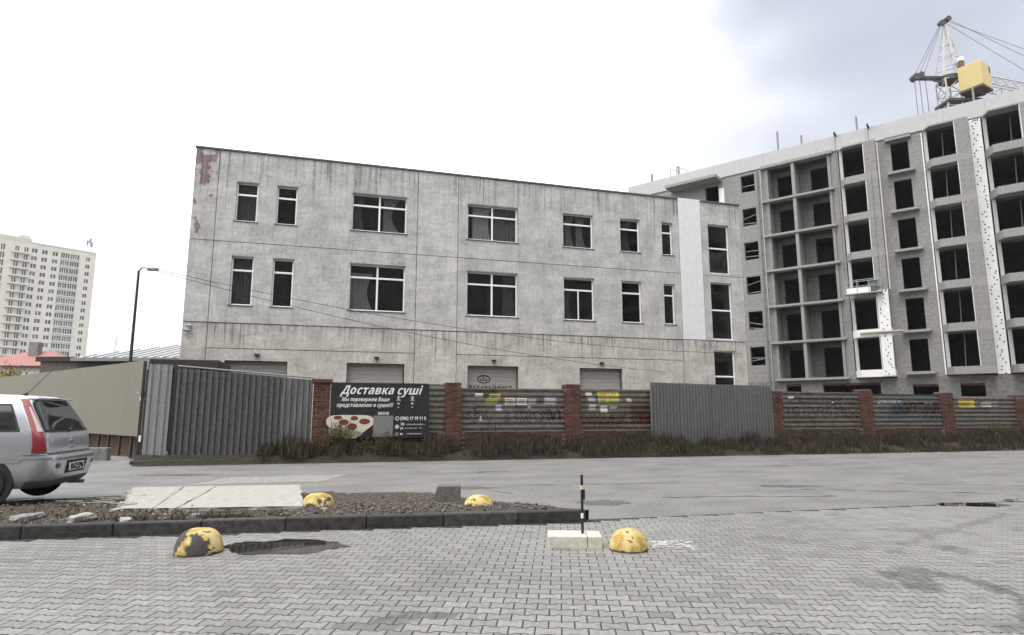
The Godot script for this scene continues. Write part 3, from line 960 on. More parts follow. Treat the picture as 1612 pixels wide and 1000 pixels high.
	for k in 7:
		mb = MB.new()
		mb.box(Vector3(-16.95 if k else -16.75, LV[k] - 0.2, -1.49), Vector3(-11.0, LV[k] - 0.0, 0.42), 0.015)
		if k == 6: mb.box(Vector3(-16.95, LV[k] + 0.002, -0.2), Vector3(-11.0, LV[k] + 0.14, 0.30), 0.015)
		part(b, "balcony_slab", mb, M.concrete_b)
		if k == 6: continue
		mb = MB.new(); mb.box(Vector3(-14.34, LV[k] + 0.002, -1.49), Vector3(-14.08, LV[k] + ST - 0.202, 0.3), 0.01); part(b, "balcony_divider", mb, M.concrete_b)
		mb = MB.new(); mb.box(Vector3(-16.64, LV[k] + 0.002, -1.49), Vector3(-16.4, LV[k] + ST - 0.202, 0.12), 0.01); part(b, "balcony_divider", mb, M.concrete)
		mb = MB.new(); mb.box(Vector3(-11.44, LV[k] + 0.002, -1.49), Vector3(-11.21, LV[k] + ST - 0.202, 0.12), 0.01); part(b, "balcony_divider", mb, M.concrete)
	bay(b, -10.55, -8.55, -7.7, 0.75, [1, 0])
	bay(b, -4.5, -2.36, -1.5, 0.9, [])
	bay(b, -0.72, 1.55, 2.4, 1.15, [])
	# steel props seen inside the bays
	for k in 6:
		for x in [-3.35, 0.9]:
			mb = MB.new(); mb.tube(Vector3(x, LV[k] - 0.02, -0.9), Vector3(x + 0.1, LV[k] + ST - 0.23, -0.9), 0.04, 0.04, 6); part(b, "steel_prop", mb, M.concrete_b)
		mb = MB.new(); mb.box(Vector3(-7.05, LV[k] + 0.0, 0.001), Vector3(-5.15, LV[k] + 0.2, 0.6), 0.02); part(b, "sill_slab", mb, M.concrete_b)
		# planks nailed across the small openings
		for q in 2:
			mb = MB.new()
			var y: float = LV[k] + 1.5 + q * 0.55 + rng.randf_range(-0.1, 0.2)
			var sl := rng.randf_range(-0.35, 0.35)
			mb.tube(Vector3(-18.95, y, -0.42), Vector3(-17.55, y + sl, -0.42), 0.045, 0.045, 5); part(b, "plank", mb, M.concrete_b)
		# white reveals at the window edges
		mb = MB.new(); mb.box(Vector3(-5.50, LV[k] + 0.26, -0.3), Vector3(-5.462, LV[k] + 2.73, 0.0)); part(b, "reveal_board", mb, M.concrete_b)
	mb = MB.new(); mb.box(Vector3(-7.05, LV[6] - 0.35, 0.001), Vector3(-5.25, LV[6] - 0.15, 0.45), 0.02); mb.box(Vector3(-7.05, LV[6] - 0.10, 0.001), Vector3(-5.25, LV[6] + 0.02, 0.4), 0.02); part(b, "sill_slab", mb, M.concrete_b)
	# top corner overhang on the far side
	mb = MB.new(); mb.box(Vector3(-25.7, 23.30, 0.001), Vector3(-20.6, 23.62, 1.7), 0.03); part(b, "overhang_slab", mb, M.concrete_b)
	mb = MB.new(); mb.box(Vector3(-20.95, LV[5] + 0.6, 0.002), Vector3(-20.45, LV[5] + 2.2, 0.06)); part(b, "insulation_board", mb, M.insulation)
	# insulation boards with dark fixing plates
	var boards := [[-1.49, 4.2, -0.76, 23.6, 0.0], [-8.5, 4.3, -7.72, 11.1, 0.752], [-7.7, 4.2, -7.5, 4.3, 0.0]]
	for q in [0, 1]:
		var r: Array = boards[q]
		var y: float = r[1]
		while y < r[3] - 0.1:
			mb = MB.new()
			mb.box(Vector3(r[0], y + 0.004, r[4]), Vector3(r[2], minf(y + 1.2, r[3]) - 0.004, r[4] + 0.06), 0.006)
			var bd := part(b, "insulation_board", mb, M.insulation)
			for e in 5:
				mb = MB.new()
				var px := rng.randf_range(r[0] + 0.12, r[2] - 0.12); var py := minf(y + 0.1 + e * 0.24, r[3] - 0.1) + rng.randf_range(-0.06, 0.06)
				mb.tube(Vector3(px, py, r[4] + 0.058), Vector3(px, py, r[4] + 0.068), 0.055, 0.055, 7)
				part(bd, "fixing_plate", mb, M.black)
			y += 1.2
	# thin edges of white board showing between the bays
	for q in [[-7.69, 11.2, 23.6], [-4.60, 4.3, 23.6]]:
		var y: float = q[1]
		while y < q[2] - 0.3:
			mb = MB.new(); mb.box(Vector3(q[0], y, 0.0), Vector3(q[0] + 0.085, minf(y + 1.2, q[2]) - 0.01, 0.05 + rng.randf_range(0.0, 0.03))); part(b, "insulation_board", mb, M.insulation)
			y += 1.2
	# pipes and hoist rail beside the balconies
	for x in [-17.28, -17.0]:
		mb = MB.new(); mb.tube(Vector3(x, 0.02, 0.22), Vector3(x, 23.5, 0.22), 0.05, 0.05, 8)
		for k in 14: mb.box(Vector3(x - 0.06, 1.2 + k * 1.6, 0.0), Vector3(x + 0.06, 1.26 + k * 1.6, 0.2))
		part(b, "scaffold_pipe", mb, M.galv if x > -17.1 else M.concrete_d)
	mb = MB.new(); mb.tube(Vector3(-9.9, 7.72, 0.90), Vector3(-6.9, 7.72, 0.90), 0.09, 0.09, 8); part(b, "timber_beam", mb, gm(120, 0.30, 0.2, Color(1, 0.95, 0.85), 0.8))
	for q in [[-15.4, 2.4], [-13.4, 1.2], [-9.0, 1.7], [-1.0, 1.6], [-27.9, 1.1], [-25.0, 1.3]]:
		mb = MB.new(); mb.box(Vector3(q[0] - 0.07, 25.05, -0.3), Vector3(q[0] + 0.07, 25.0 + q[1] * 0.8, -0.16)); part(b, "roof_post", mb, M.concrete)
	for x in [-28.0, -25.2, -25.9]:
		mb = MB.new(); mb.tube(Vector3(x, 25.04, -0.2), Vector3(x, 26.1, -0.2), 0.04, 0.04, 5); mb.tube(Vector3(x, 26.05, -0.2), Vector3(x + 1.2, 25.3, -0.2), 0.03, 0.03, 5); part(b, "roof_bracket", mb, M.concrete_b)
	# hanging work platform with its load
	var xf := b.transform
	var c := thing("suspended_work_platform", "hanging metal work platform with railings on the unfinished block", "platform", xf * Vector3(-9.3, 10.85, 1.15), TURN2)
	mb = MB.new(); mb.box(Vector3(-1.35, 0.0, -0.35), Vector3(1.25, 0.08, 0.35), 0.01); part(c, "deck", mb, M.galv)
	for x in [-1.33, -0.45, 0.4, 1.2]:
		for z in [-0.33, 0.33]:
			mb = MB.new(); mb.tube(Vector3(x, 0.08, z), Vector3(x, 1.15, z), 0.025, 0.025, 6); part(c, "post", mb, M.galv)
	for y in [0.6, 1.12]:
		for z in [-0.33, 0.33]:
			mb = MB.new(); mb.tube(Vector3(-1.33, y, z), Vector3(1.2, y, z), 0.025, 0.025, 6); part(c, "rail", mb, M.galv)
	mb = MB.new(); mb.box(Vector3(-1.2, 0.082, 0.28), Vector3(0.5, 0.5, 0.31)); part(c, "toe_board", mb, M.white)
	for x in [-1.3, 1.18]:
		mb = MB.new(); mb.tube(Vector3(x, 1.1, 0), Vector3(x, 14.1, -0.6), 0.012, 0.012, 4); part(c, "suspension_cable", mb, M.dark_metal)
		mb = MB.new(); mb.box(Vector3(x - 0.06, 14.06, -1.4), Vector3(x + 0.06, 14.26, -0.4)); part(c, "roof_beam", mb, M.dark_metal)
	var gb := thing("green_equipment_box", "green box standing on the hanging work platform", "box", xf * Vector3(-8.7, 10.932, 1.15), TURN2)
	mb = MB.new(); mb.box(Vector3(-0.3, 0.0, -0.2), Vector3(0.3, 0.85, 0.2), 0.03); part(gb, "case", mb, gm(121, 0.10, 0.2, Color(0.75, 1.2, 1.0), 0.4, 0.6))
	mb = MB.new(); mb.box(Vector3(-0.32, 0.855, -0.22), Vector3(0.32, 0.92, 0.22), 0.02); part(gb, "lid", mb, gm(122, 0.08, 0.2, Color(0.8, 1.2, 1.0), 0.4, 0.6))

# ---------------------------------------------------------------- the roadside fence
const FD := Vector3(0.95931, 0, -0.28234)   # along the fence, to the right
const FN := Vector3(0.28234, 0, 0.95931)    # out of the fence, to the road
func fence_at(t: float, y := 0.0, z := 0.0) -> Vector3:
	return Vector3(-4.116, y, -20.0) + FD * t + FN * z

func rib(p: float, pitch: float, d: float) -> float:
	var q := fposmod(p / pitch, 1.0)
	if q < 0.35: return 0.0
	if q < 0.5: return d * (q - 0.35) / 0.15
	if q < 0.85: return d
	return d * (1.0 - (q - 0.85) / 0.15)

func rib_stops(p0: float, p1: float, pitch: float) -> Array:
	var out := [p0]
	var k := int(floor(p0 / pitch)) - 1
	while k * pitch < p1:
		for q in [0.0, 0.35, 0.5, 0.85]:
			var v: float = (k + q) * pitch
			if v > p0 + 0.002 and v < p1 - 0.002: out.append(v)
		k += 1
	out.append(p1)
	return out

# sheet with level ribs; warp bends it a little, off lifts a patch off it
func level_sheet(mb: MB, x0: float, x1: float, y0: float, y1: float, yb: float, pitch: float, d: float, off: float, seed_: float, segs := 10):
	var ys := rib_stops(y0 - yb, y1 - yb, pitch)
	var wz := func(x: float, y: float) -> float: return 0.012 * sin(x * 2.3 + seed_) + 0.008 * sin(x * 5.1 + y * 2.0 + seed_ * 2.0)
	for i in segs:
		var a := lerpf(x0, x1, float(i) / segs); var b := lerpf(x0, x1, float(i + 1) / segs)
		for j in ys.size() - 1:
			var p: float = ys[j]; var q: float = ys[j + 1]
			var zp := rib(p + 0.0005, pitch, d) + off; var zq := rib(q - 0.0005, pitch, d) + off
			mb.quad(Vector3(a, yb + p, zp + wz.call(a, p)), Vector3(b, yb + p, zp + wz.call(b, p)), Vector3(b, yb + q, zq + wz.call(b, q)), Vector3(a, yb + q, zq + wz.call(a, q)))

# sheet with upright ribs and a sloping top
func upright_sheet(mb: MB, x0: float, x1: float, y0: float, ya: float, yb: float, pitch: float, d: float, seed_: float, dent := 0.0):
	var xs := rib_stops(x0, x1, pitch)
	var rows := 6
	var pt := func(x: float, e: float, j: int) -> Vector3:
		var v := float(j) / rows
		var y := lerpf(y0, lerpf(ya, yb, (x - x0) / (x1 - x0)), v)
		return Vector3(x, y, rib(x + e, pitch, d) + 0.012 * sin(v * 3.0 + seed_ + x) + dent * sin(x * 9.0 + seed_) * sin(v * 7.0 + seed_))
	for i in xs.size() - 1:
		for j in rows:
			mb.quad(pt.call(xs[i], 0.0005, j), pt.call(xs[i + 1], -0.0005, j), pt.call(xs[i + 1], -0.0005, j + 1), pt.call(xs[i], 0.0005, j + 1))

func stroke(img: Image, pts: Array, r: float, c: Color):
	var w := img.get_width(); var h := img.get_height()
	for k in pts.size() - 1:
		var a: Vector2 = pts[k]; var b: Vector2 = pts[k + 1]
		var n := maxi(1, int(a.distance_to(b) / (r * 0.6)))
		for i in n + 1:
			var p := a.lerp(b, float(i) / n)
			for dy in range(-int(r) - 1, int(r) + 2):
				for dx in range(-int(r) - 1, int(r) + 2):
					if dx * dx + dy * dy > r * r: continue
					var x := int(p.x) + dx; var y := int(p.y) + dy
					if x >= 0 and y >= 0 and x < w and y < h: img.set_pixel(x, y, img.get_pixel(x, y).lerp(c, 0.85))

func graffiti_tex(seed_: int, base: Color, tags_: Array, blot: Array) -> ImageTexture:
	var w := 640; var h := 240
	var img := Image.create(w, h, false, Image.FORMAT_RGB8)
	var n1 := fbm(seed_, 0.012, 5); var n2 := fbm(seed_ + 1, 0.09, 3)
	for j in h:
		for i in w:
			var k := 1.0 + 0.28 * n1.get_noise_2d(i, j * 2.0) + 0.16 * n2.get_noise_2d(i * 0.4, j)
			var ru := smoothstep(0.12, 0.4, n1.get_noise_2d(i * 1.4 + 400.0, j * 1.4))
			var c := Color(base.r * k, base.g * k, base.b * k).lerp(Color(0.11, 0.07, 0.045), 0.55 * ru)
			for q in blot:
				var e: float = 1.0 - Vector2((i - q[0]) / q[2], (j - q[1]) / q[3]).length() + 0.5 * n2.get_noise_2d(i, j)
				if e > 0.1: c = c.lerp(q[4], 0.75)
			img.set_pixel(i, j, c.linear_to_srgb())
	var r := RandomNumberGenerator.new(); r.seed = seed_
	for q in tags_:
		# scrawled tag: loops and zigzags in a band [x0, y, width, height, colour, thickness]
		var x: float = q[0]
		var c: Color = q[4].linear_to_srgb()
		while x < q[0] + q[2]:
			var pts := []
			var lw: float = q[3] * r.randf_range(0.5, 0.9)
			var kind := r.randi() % 3
			if kind == 1:
				var f1 := r.randf_range(1.2, 2.6); var f2 := r.randf_range(0.8, 2.2); var ph := r.randf() * TAU
				for a in 22: pts.append(Vector2(x + lw * (0.5 + 0.5 * sin(a * 0.3 * f1 + ph)) + a * lw * 0.02, q[1] + q[3] * 0.5 * sin(a * 0.3 * f2 + ph * 2.0)))
			elif kind == 0:
				for a in 13: pts.append(Vector2(x + lw * 0.5 + cos(a * TAU / 12) * lw * 0.45, q[1] + sin(a * TAU / 12 + 0.4) * q[3] * 0.45))
			else:
				for a in 9: pts.append(Vector2(x + lw * (0.2 + 0.6 * absf(sin(a * 0.8))), q[1] - q[3] * 0.5 + q[3] * a / 8.0))
			stroke(img, pts, q[5], c)
			x += lw * 1.05
	return ImageTexture.create_from_image(img)

func make_fence():
	# bricks shared by all pillars
	var bx := MB.new(); bx.box(Vector3(-0.123, 0, -0.06), Vector3(0.123, 0.066, 0.06), 0.006)
	var bxm := bx.mesh()
	var bz := MB.new(); bz.box(Vector3(-0.06, 0, -0.123), Vector3(0.06, 0.066, 0.123), 0.006)
	var bzm := bz.mesh()
	var pillars := [[-1.87, 2.42, "leaning-free brick pillar with a wide cap between the grey gate and the black banner"], [2.30, 2.42, "brick fence pillar just right of the black banner"], [6.53, 2.42, "brick fence pillar between the two sheets pasted with posters and yellow ads"], [14.98, 2.27, "brick fence pillar with black painted arrow beside the upright grey sheets"], [19.36, 2.36, "brick fence pillar second to the right of the upright grey sheets"], [23.66, 2.30, "brick fence pillar beside the sheet with one yellow poster, third from the upright grey sheets"], [27.98, 2.26, "brick fence pillar cut by the right edge of the photo"], [32.3, 2.26, "brick fence pillar beyond the right edge of the photo"]]
	pillars[0][2] = "brick pillar with a wide cap between the grey gate and the black banner"
	for q in pillars:
		var p := thing("brick_pillar", q[2], "pillar", fence_at(q[0], 0.0, -0.26), TURN1, "brick pillars of the roadside fence")
		var core := MB.new(); core.box(Vector3(-0.247, 0.0, -0.247), Vector3(0.247, q[1] - 0.02, 0.247)); part(p, "mortar_core", core, M.mortar)
		var y := 0.07; var k := 0
		while y < q[1] - 0.05:
			var rows := []
			for s in [-1.0, 1.0]:
				if k % 2 == 0:
					rows.append([bxm, -0.127, s * 0.196]); rows.append([bxm, 0.127, s * 0.196]); rows.append([bzm, s * 0.196, 0.0])
				else:
					rows.append([bzm, s * 0.196, -0.127]); rows.append([bzm, s * 0.196, 0.127]); rows.append([bxm, 0.0, s * 0.196])
			for r in rows:
				if y > q[1] - 0.25 and rng.randf() < 0.08: continue
				var o := part(p, "brick", r[0], M.brick[rng.randi() % 4] if y > 0.6 or rng.randf() < 0.5 else M.brick_dark[rng.randi() % 3])
				o.position = Vector3(r[1] + rng.randf_range(-0.003, 0.003), y, r[2] + rng.randf_range(-0.003, 0.003))
			y += 0.0765; k += 1
		if q[0] < 0.0:
			var cap := MB.new(); cap.box(Vector3(-0.31, q[1] - 0.05, -0.31), Vector3(0.31, q[1] + 0.07, 0.31), 0.012); part(p, "cap", cap, M.brick_dark[1])
		else:
			var cap := MB.new(); cap.box(Vector3(-0.24, q[1] - 0.03, -0.23), Vector3(0.22, q[1] + 0.02, 0.24), 0.02); part(p, "mortar_top", cap, M.mortar)
		if absf(q[0] - 14.98) < 0.1:
			var ar := MB.new()
			for e in [[Vector2(0.0, 0.4), Vector2(0.02, 2.2)], [Vector2(0.02, 2.2), Vector2(-0.2, 1.7)], [Vector2(0.02, 2.2), Vector2(0.25, 1.7)]]:
				var a: Vector2 = e[0]; var b: Vector2 = e[1]
				var s := Vector2(-(b - a).y, (b - a).x).normalized() * 0.012
				ar.quad(Vector3(a.x + s.x, a.y + s.y, 0.268), Vector3(a.x - s.x, a.y - s.y, 0.268), Vector3(b.x - s.x, b.y - s.y, 0.268), Vector3(b.x + s.x, b.y + s.y, 0.268))
			part(p, "painted_arrow", ar, M.black)
	# brick plinths under the sheets
	var spans := [[-1.6, 2.03], [2.57, 6.26], [6.80, 14.71], [15.25, 19.09], [19.63, 23.39], [23.93, 27.71], [28.25, 32.0]]
	var plab := ["under the black banner", "under the sheet with pasted posters and a cut corner", "under the yellow ads and upright grey sheets", "under the sheet covered in black scrawls", "under the sheet with blue graffiti", "under the sheet with one yellow poster", "at the right edge of the photo"]
	for si in spans.size():
		var sp: Array = spans[si]
		var p := thing("brick_plinth", "dark low brick plinth behind weeds " + plab[si], "plinth", fence_at(0.0, 0.0, -0.10), TURN1, "brick plinths of the roadside fence")
		var core := MB.new(); core.box(Vector3(sp[0], 0.0, -0.25), Vector3(sp[1], 0.83, -0.012)); part(p, "mortar_core", core, M.mortar)
		var y := 0.22; var k := 0
		while y < 0.80:
			var x: float = sp[0] + (0.125 if k % 2 == 0 else 0.25)
			while x < sp[1] - 0.12:
				var o := part(p, "brick", bxm, M.brick_dark[rng.randi() % 3])
				o.position = Vector3(x, y, -0.062 + rng.randf_range(-0.003, 0.003))
				x += 0.254
			y += 0.0765; k += 1
	# sheets with level ribs
	var zinc := Color(0.165, 0.16, 0.142)
	var blk := Color(0.02, 0.02, 0.022)
	var blu := Color(0.025, 0.032, 0.06)
	var red := Color(0.06, 0.018, 0.018)
	var sheets := [
		[1.49, 2.03, 2.38, "narrow ribbed metal sheet between the black banner and a brick pillar", [], []],
		[2.57, 6.26, 2.27, "ribbed metal fence sheet pasted with white and grey posters", [[30, 150, 120, 50, blk, 2.2], [250, 160, 200, 70, blk, 1.8], [480, 150, 120, 60, blk, 3.0], [60, 120, 60, 70, blk, 2.0]], [[150, 25, 70, 14, Color(0.06, 0.04, 0.05)], [270, 40, 70, 14, Color(0.20, 0.12, 0.12)]]],
		[6.80, 9.72, 2.28, "ribbed metal fence sheet with four yellow ads and dark red graffiti", [[20, 175, 380, 55, blk, 2.4], [430, 170, 180, 60, red, 5.0], [40, 205, 330, 40, Color(0.08, 0.04, 0.035), 2.0]], [[540, 150, 110, 60, Color(0.07, 0.03, 0.028)], [200, 190, 260, 40, Color(0.16, 0.12, 0.10)]]],
		[15.25, 19.09, 2.27, "ribbed metal fence sheet covered in black scrawled tags", [[60, 60, 300, 40, blk, 2.0], [40, 130, 320, 60, blk, 2.0], [360, 80, 220, 70, blk, 2.2], [420, 140, 180, 60, blk, 2.0], [60, 190, 250, 40, Color(0.10, 0.05, 0.03), 2.0]], []],
		[19.63, 23.39, 2.22, "ribbed metal fence sheet with blue and dark red graffiti", [[210, 100, 120, 90, blu, 6.0], [320, 95, 260, 70, red, 4.0], [90, 60, 200, 30, Color(0.5, 0.5, 0.5), 1.6], [460, 160, 120, 50, blk, 2.0]], [[240, 95, 70, 55, Color(0.07, 0.08, 0.10)], [430, 100, 140, 38, Color(0.10, 0.08, 0.08)]]],
		[23.93, 27.71, 2.16, "ribbed metal fence sheet with one yellow poster near the right edge", [[330, 60, 120, 40, Color(0.5, 0.5, 0.5), 2.2], [200, 110, 160, 40, blk, 1.5]], []],
		[28.25, 32.0, 2.16, "plain ribbed metal fence sheet at the right edge of the photo", [], []]]
	for i in sheets.size():
		var q: Array = sheets[i]
		var s := thing("ribbed_fence_sheet", q[3], "fence panel", fence_at(0, 0, -0.24), TURN1, "ribbed metal sheets of the roadside fence")
		var mb := MB.new()
		mb.us = Vector2(1.0 / (q[1] - q[0]), -1.0 / (q[2] - 0.85)); mb.uo = Vector2(-q[0] / (q[1] - q[0]), q[2] / (q[2] - 0.85))
		level_sheet(mb, q[0], q[1], 0.835, q[2], 0.85, 0.182, 0.05, 0.0, i * 1.7, 14)
		var m := StandardMaterial3D.new()
		var base := zinc if i != 4 else Color(0.15, 0.16, 0.158)
		m.albedo_texture = graffiti_tex(300 + i * 7, base, q[4], q[5])
		m.roughness = 0.5; m.metallic = 0.35
		part(s, "sheet", mb, m)
		for x in [q[0] + 0.05, q[1] - 0.05]:
			var po := MB.new(); po.box(Vector3(x - 0.03, 0.84, -0.08), Vector3(x + 0.03, q[2] - 0.05, -0.03)); part(s, "upright", po, M.rust)
		var posters := []
		if i == 1: posters = [[3.05, 1.98, 3.33, 2.10, Color(0.62, 0.62, 0.60)], [3.55, 1.93, 3.95, 2.08, Color(0.42, 0.45, 0.12)], [3.42, 1.76, 3.85, 1.90, Color(0.28, 0.33, 0.08)], [4.10, 1.70, 4.46, 1.96, Color(0.42, 0.42, 0.40)], [4.52, 1.72, 4.88, 1.95, Color(0.5, 0.48, 0.48)], [4.93, 1.74, 5.2, 1.92, Color(0.30, 0.30, 0.30)], [5.25, 1.80, 5.50, 1.95, Color(0.07, 0.07, 0.08)], [5.52, 1.74, 5.95, 1.98, Color(0.33, 0.33, 0.37)], [3.78, 1.52, 3.98, 1.72, Color(0.40, 0.42, 0.46)], [4.92, 1.60, 5.02, 1.68, Color(0.7, 0.7, 0.7)], [3.22, 1.20, 3.29, 1.32, Color(0.7, 0.7, 0.7)]]
		if i == 2: posters = [[7.53, 2.02, 7.96, 2.20, Color(0.56, 0.42, 0.10)], [7.98, 2.02, 8.36, 2.20, Color(0.55, 0.50, 0.14)], [7.55, 1.80, 7.98, 1.99, Color(0.52, 0.44, 0.16)], [8.0, 1.80, 8.36, 1.99, Color(0.33, 0.36, 0.10)], [7.06, 2.05, 7.30, 2.18, Color(0.5, 0.5, 0.48)], [7.15, 1.82, 7.42, 2.0, Color(0.32, 0.33, 0.34)], [7.18, 1.56, 7.44, 1.74, Color(0.40, 0.40, 0.39)], [7.62, 1.44, 7.90, 1.70, Color(0.55, 0.55, 0.53)], [8.0, 1.60, 8.28, 1.68, Color(0.6, 0.6, 0.6)], [8.66, 1.82, 8.86, 1.98, Color(0.42, 0.39, 0.38)]]
		if i == 3: posters = [[15.65, 1.98, 15.9, 2.08, Color(0.68, 0.68, 0.66)], [17.7, 1.82, 17.78, 1.9, Color(0.7, 0.7, 0.7)]]
		if i == 4: posters = [[20.05, 1.80, 20.15, 1.88, Color(0.7, 0.7, 0.7)], [22.55, 1.80, 22.64, 1.87, Color(0.7, 0.7, 0.7)], [22.85, 1.80, 22.93, 1.87, Color(0.7, 0.7, 0.7)]]
		if i == 5: posters = [[24.45, 1.68, 25.35, 2.02, Color(0.55, 0.45, 0.08)], [25.75, 1.70, 26.3, 1.88, Color(0.45, 0.46, 0.46)]]
		for e in posters:
			var pm := MB.new()
			level_sheet(pm, e[0], e[2], e[1], e[3], 0.85, 0.182, 0.05, 0.005, i * 1.7, 3)
			var po := part(s, "poster", pm, mat(e[4], 0.85))
			if e[2] - e[0] > 0.34 and e[4].r > 0.4:
				var ink := MB.new()
				var yy: float = e[3] - 0.05
				while yy > e[1] + 0.04:
					level_sheet(ink, e[0] + 0.05, lerpf(e[0], e[2], rng.randf_range(0.6, 0.92)), yy - 0.022, yy, 0.85, 0.182, 0.05, 0.008, i * 1.7, 2)
					yy -= 0.055
				part(po, "print", ink, mat(Color(0.14, 0.10, 0.05), 0.9))
	# upright grey sheets that close a gap
	var g := thing("grey_sheet_fence", "upright grey corrugated metal sheets closing the gap before the arrow pillar", "fence panel", fence_at(0, 0, -0.02), TURN1)
	var edges := [[9.50, 10.75, 2.55, 2.52], [10.70, 11.95, 2.53, 2.50], [11.90, 13.2, 2.50, 2.49], [13.15, 14.72, 2.49, 2.47]]
	for i in edges.size():
		var e: Array = edges[i]
		var mb := MB.new()
		upright_sheet(mb, e[0], e[1], 0.24, e[2], e[3], 0.135, 0.06, i * 2.1, 0.006)
		var o := part(g, "corrugated_sheet", mb, M.grey_galv, Vector3(0, 0, 0.012 * (i % 2)))
	for x in [9.7, 12.1, 14.5]:
		var mb := MB.new(); mb.box(Vector3(x - 0.03, 0.05, -0.10), Vector3(x + 0.03, 2.4, -0.04)); part(g, "post", mb, M.rust)
	make_banner()

func make_banner():
	var b := thing("sushi_banner", "black sushi delivery banner with white script lettering hung on the fence", "banner", fence_at(0, 0, 0.03), TURN1)
	var mb := MB.new()
	var x0 := -1.60; var x1 := 1.48; var y0 := 0.66; var y1 := 2.365
	var wz := func(u: float, v: float) -> float: return 0.006 * sin(u * 19.0 + v * 6.0) + 0.004 * sin(u * 41.0 - v * 13.0) - 0.02 * (1.0 - v) * sin(PI * u)
	for i in 60:
		for j in 24:
			var P := []
			for e in [[i, j], [i + 1, j], [i + 1, j + 1], [i, j + 1]]:
				var u: float = e[0] / 60.0; var v: float = e[1] / 24.0
				P.append(Vector3(lerpf(x0, x1, u), lerpf(y0, y1, v), wz.call(u, v)))
			mb.quad(P[0], P[1], P[2], P[3])
	part(b, "cloth", mb, mat(Color(0.011, 0.012, 0.014), 0.55))
	var ink := mat(Color(0.68, 0.68, 0.67), 0.7)
	var put := func(txt: String, X: float, Y: float, w: float, h: float, shear: float, serif: bool):
		var o := part(b, "lettering", text_mesh(txt, h, shear, true, serif, w), ink)
		o.position = Vector3(X, Y, 0.014)
	put.call("Доставка суші", -1.33, 2.16, 2.60, 0.27, 0.35, false)
	put.call("Мы перевернем Ваше", -1.27, 1.87, 1.48, 0.125, 0.35, false)
	put.call("представление о суши!!!", -1.41, 1.69, 1.74, 0.125, 0.35, false)
	put.call("МЕНЮ", -0.14, 1.43, 0.34, 0.09, 0.0, false)
	put.call("(096) 17 19 11 9", 0.56, 1.27, 0.82, 0.11, 0.0, false)
	put.call("ЖК", 0.58, 1.09, 0.12, 0.085, 0.0, false)
	put.call("ул.", 0.57, 0.97, 0.10, 0.085, 0.0, false)
	put.call("м.", 0.57, 0.79, 0.10, 0.085, 0.0, false)
	# lines too small to read
	for q in [[0.76, 1.06, 1.38, 1.11], [0.72, 0.945, 1.12, 0.99], [1.18, 0.94, 1.27, 1.0], [0.78, 0.765, 1.25, 0.815]]:
		var l := MB.new()
		var x: float = q[0]
		while x < q[2] - 0.02:
			l.box(Vector3(x, q[1], 0.012), Vector3(x + rng.randf_range(0.018, 0.03), q[3] - rng.randf_range(0.0, 0.02), 0.016))
			x += 0.04
		part(b, "small_print", l, mat(Color(0.42, 0.42, 0.44), 0.7))
	# signs beside the slogan
	for X in [0.44, 0.88]:
		var l := MB.new()
		for s in [[0.0, 0.0, 0.10, 0.018], [0.0, 0.06, 0.11, 0.078], [0.045, -0.04, 0.063, 0.11], [0.0, -0.05, 0.03, -0.03], [0.08, -0.06, 0.11, -0.035], [0.02, -0.15, 0.06, -0.11], [0.05, -0.17, 0.08, -0.12], [0.03, -0.27, 0.07, -0.24]]:
			l.box(Vector3(X + s[0], 1.88 + s[1], 0.012), Vector3(X + s[2], 1.88 + s[3], 0.016))
		part(b, "written_sign", l, ink)
	# blank pale square under the menu title
	var qr := MB.new(); qr.box(Vector3(-0.28, 0.70, 0.013), Vector3(0.34, 1.36, 0.016)); part(b, "pale_square", qr, mat(Color(0.17, 0.17, 0.17), 0.8))
	# contact symbols
	for k in 3:
		var l := MB.new()
		var cy: float = [1.27, 1.01, 0.78][k]
		for i in 20:
			var a0 := TAU * i / 20; var a1 := TAU * (i + 1) / 20
			var r0 := 0.035 if k == 0 else 0.0
			var cc := Vector3(0.465, cy, 0.015)
			l.quad(cc + Vector3(cos(a0), sin(a0), 0) * r0, cc + Vector3(cos(a0), sin(a0), 0) * 0.068, cc + Vector3(cos(a1), sin(a1), 0) * 0.068, cc + Vector3(cos(a1), sin(a1), 0) * r0)
		part(b, "contact_symbol", l, mat(Color(0.45, 0.45, 0.46) if k < 2 else Color(0.16, 0.16, 0.17), 0.7))
	# printed heart of rolls
	var heart := MB.new()
	var hc := Vector3(-0.98, 1.08, 0.013)
	var hp := func(a: float, s: float) -> Vector3:
		var x := 0.72 * pow(absf(sin(a)), 0.8) * signf(sin(a)); var y := 0.40 * cos(a) - 0.10 * cos(2.0 * a)
		x *= 1.0 - 0.55 * clampf(-y / 0.42, 0.0, 1.0)
		return hc + Vector3(x * s, clampf(y * s, -0.42, 0.34), 0)
	for i in 48: heart.tri(hc, hp.call(-TAU * i / 48, 1.0) , hp.call(-TAU * (i + 1) / 48, 1.0))
	part(b, "printed_food", heart, mat(Color(0.55, 0.53, 0.44), 0.7))
	for q in [[-1.36, 1.30, 0.13, 0.06], [-1.18, 1.16, 0.15, 0.09], [-0.86, 1.28, 0.12, 0.07], [-0.55, 1.18, 0.17, 0.09], [-0.92, 1.02, 0.15, 0.11], [-1.30, 1.05, 0.06, 0.04]]:
		var d := MB.new()
		var c := Vector3(q[0], q[1], 0.016)
		for i in 18: d.tri(c, c + Vector3(cos(TAU * i / 18) * q[2], sin(TAU * i / 18) * q[3], 0), c + Vector3(cos(TAU * (i + 1) / 18) * q[2], sin(TAU * (i + 1) / 18) * q[3], 0))
		part(b, "printed_filling", d, mat(Color(0.16, 0.025, 0.018), 0.7))
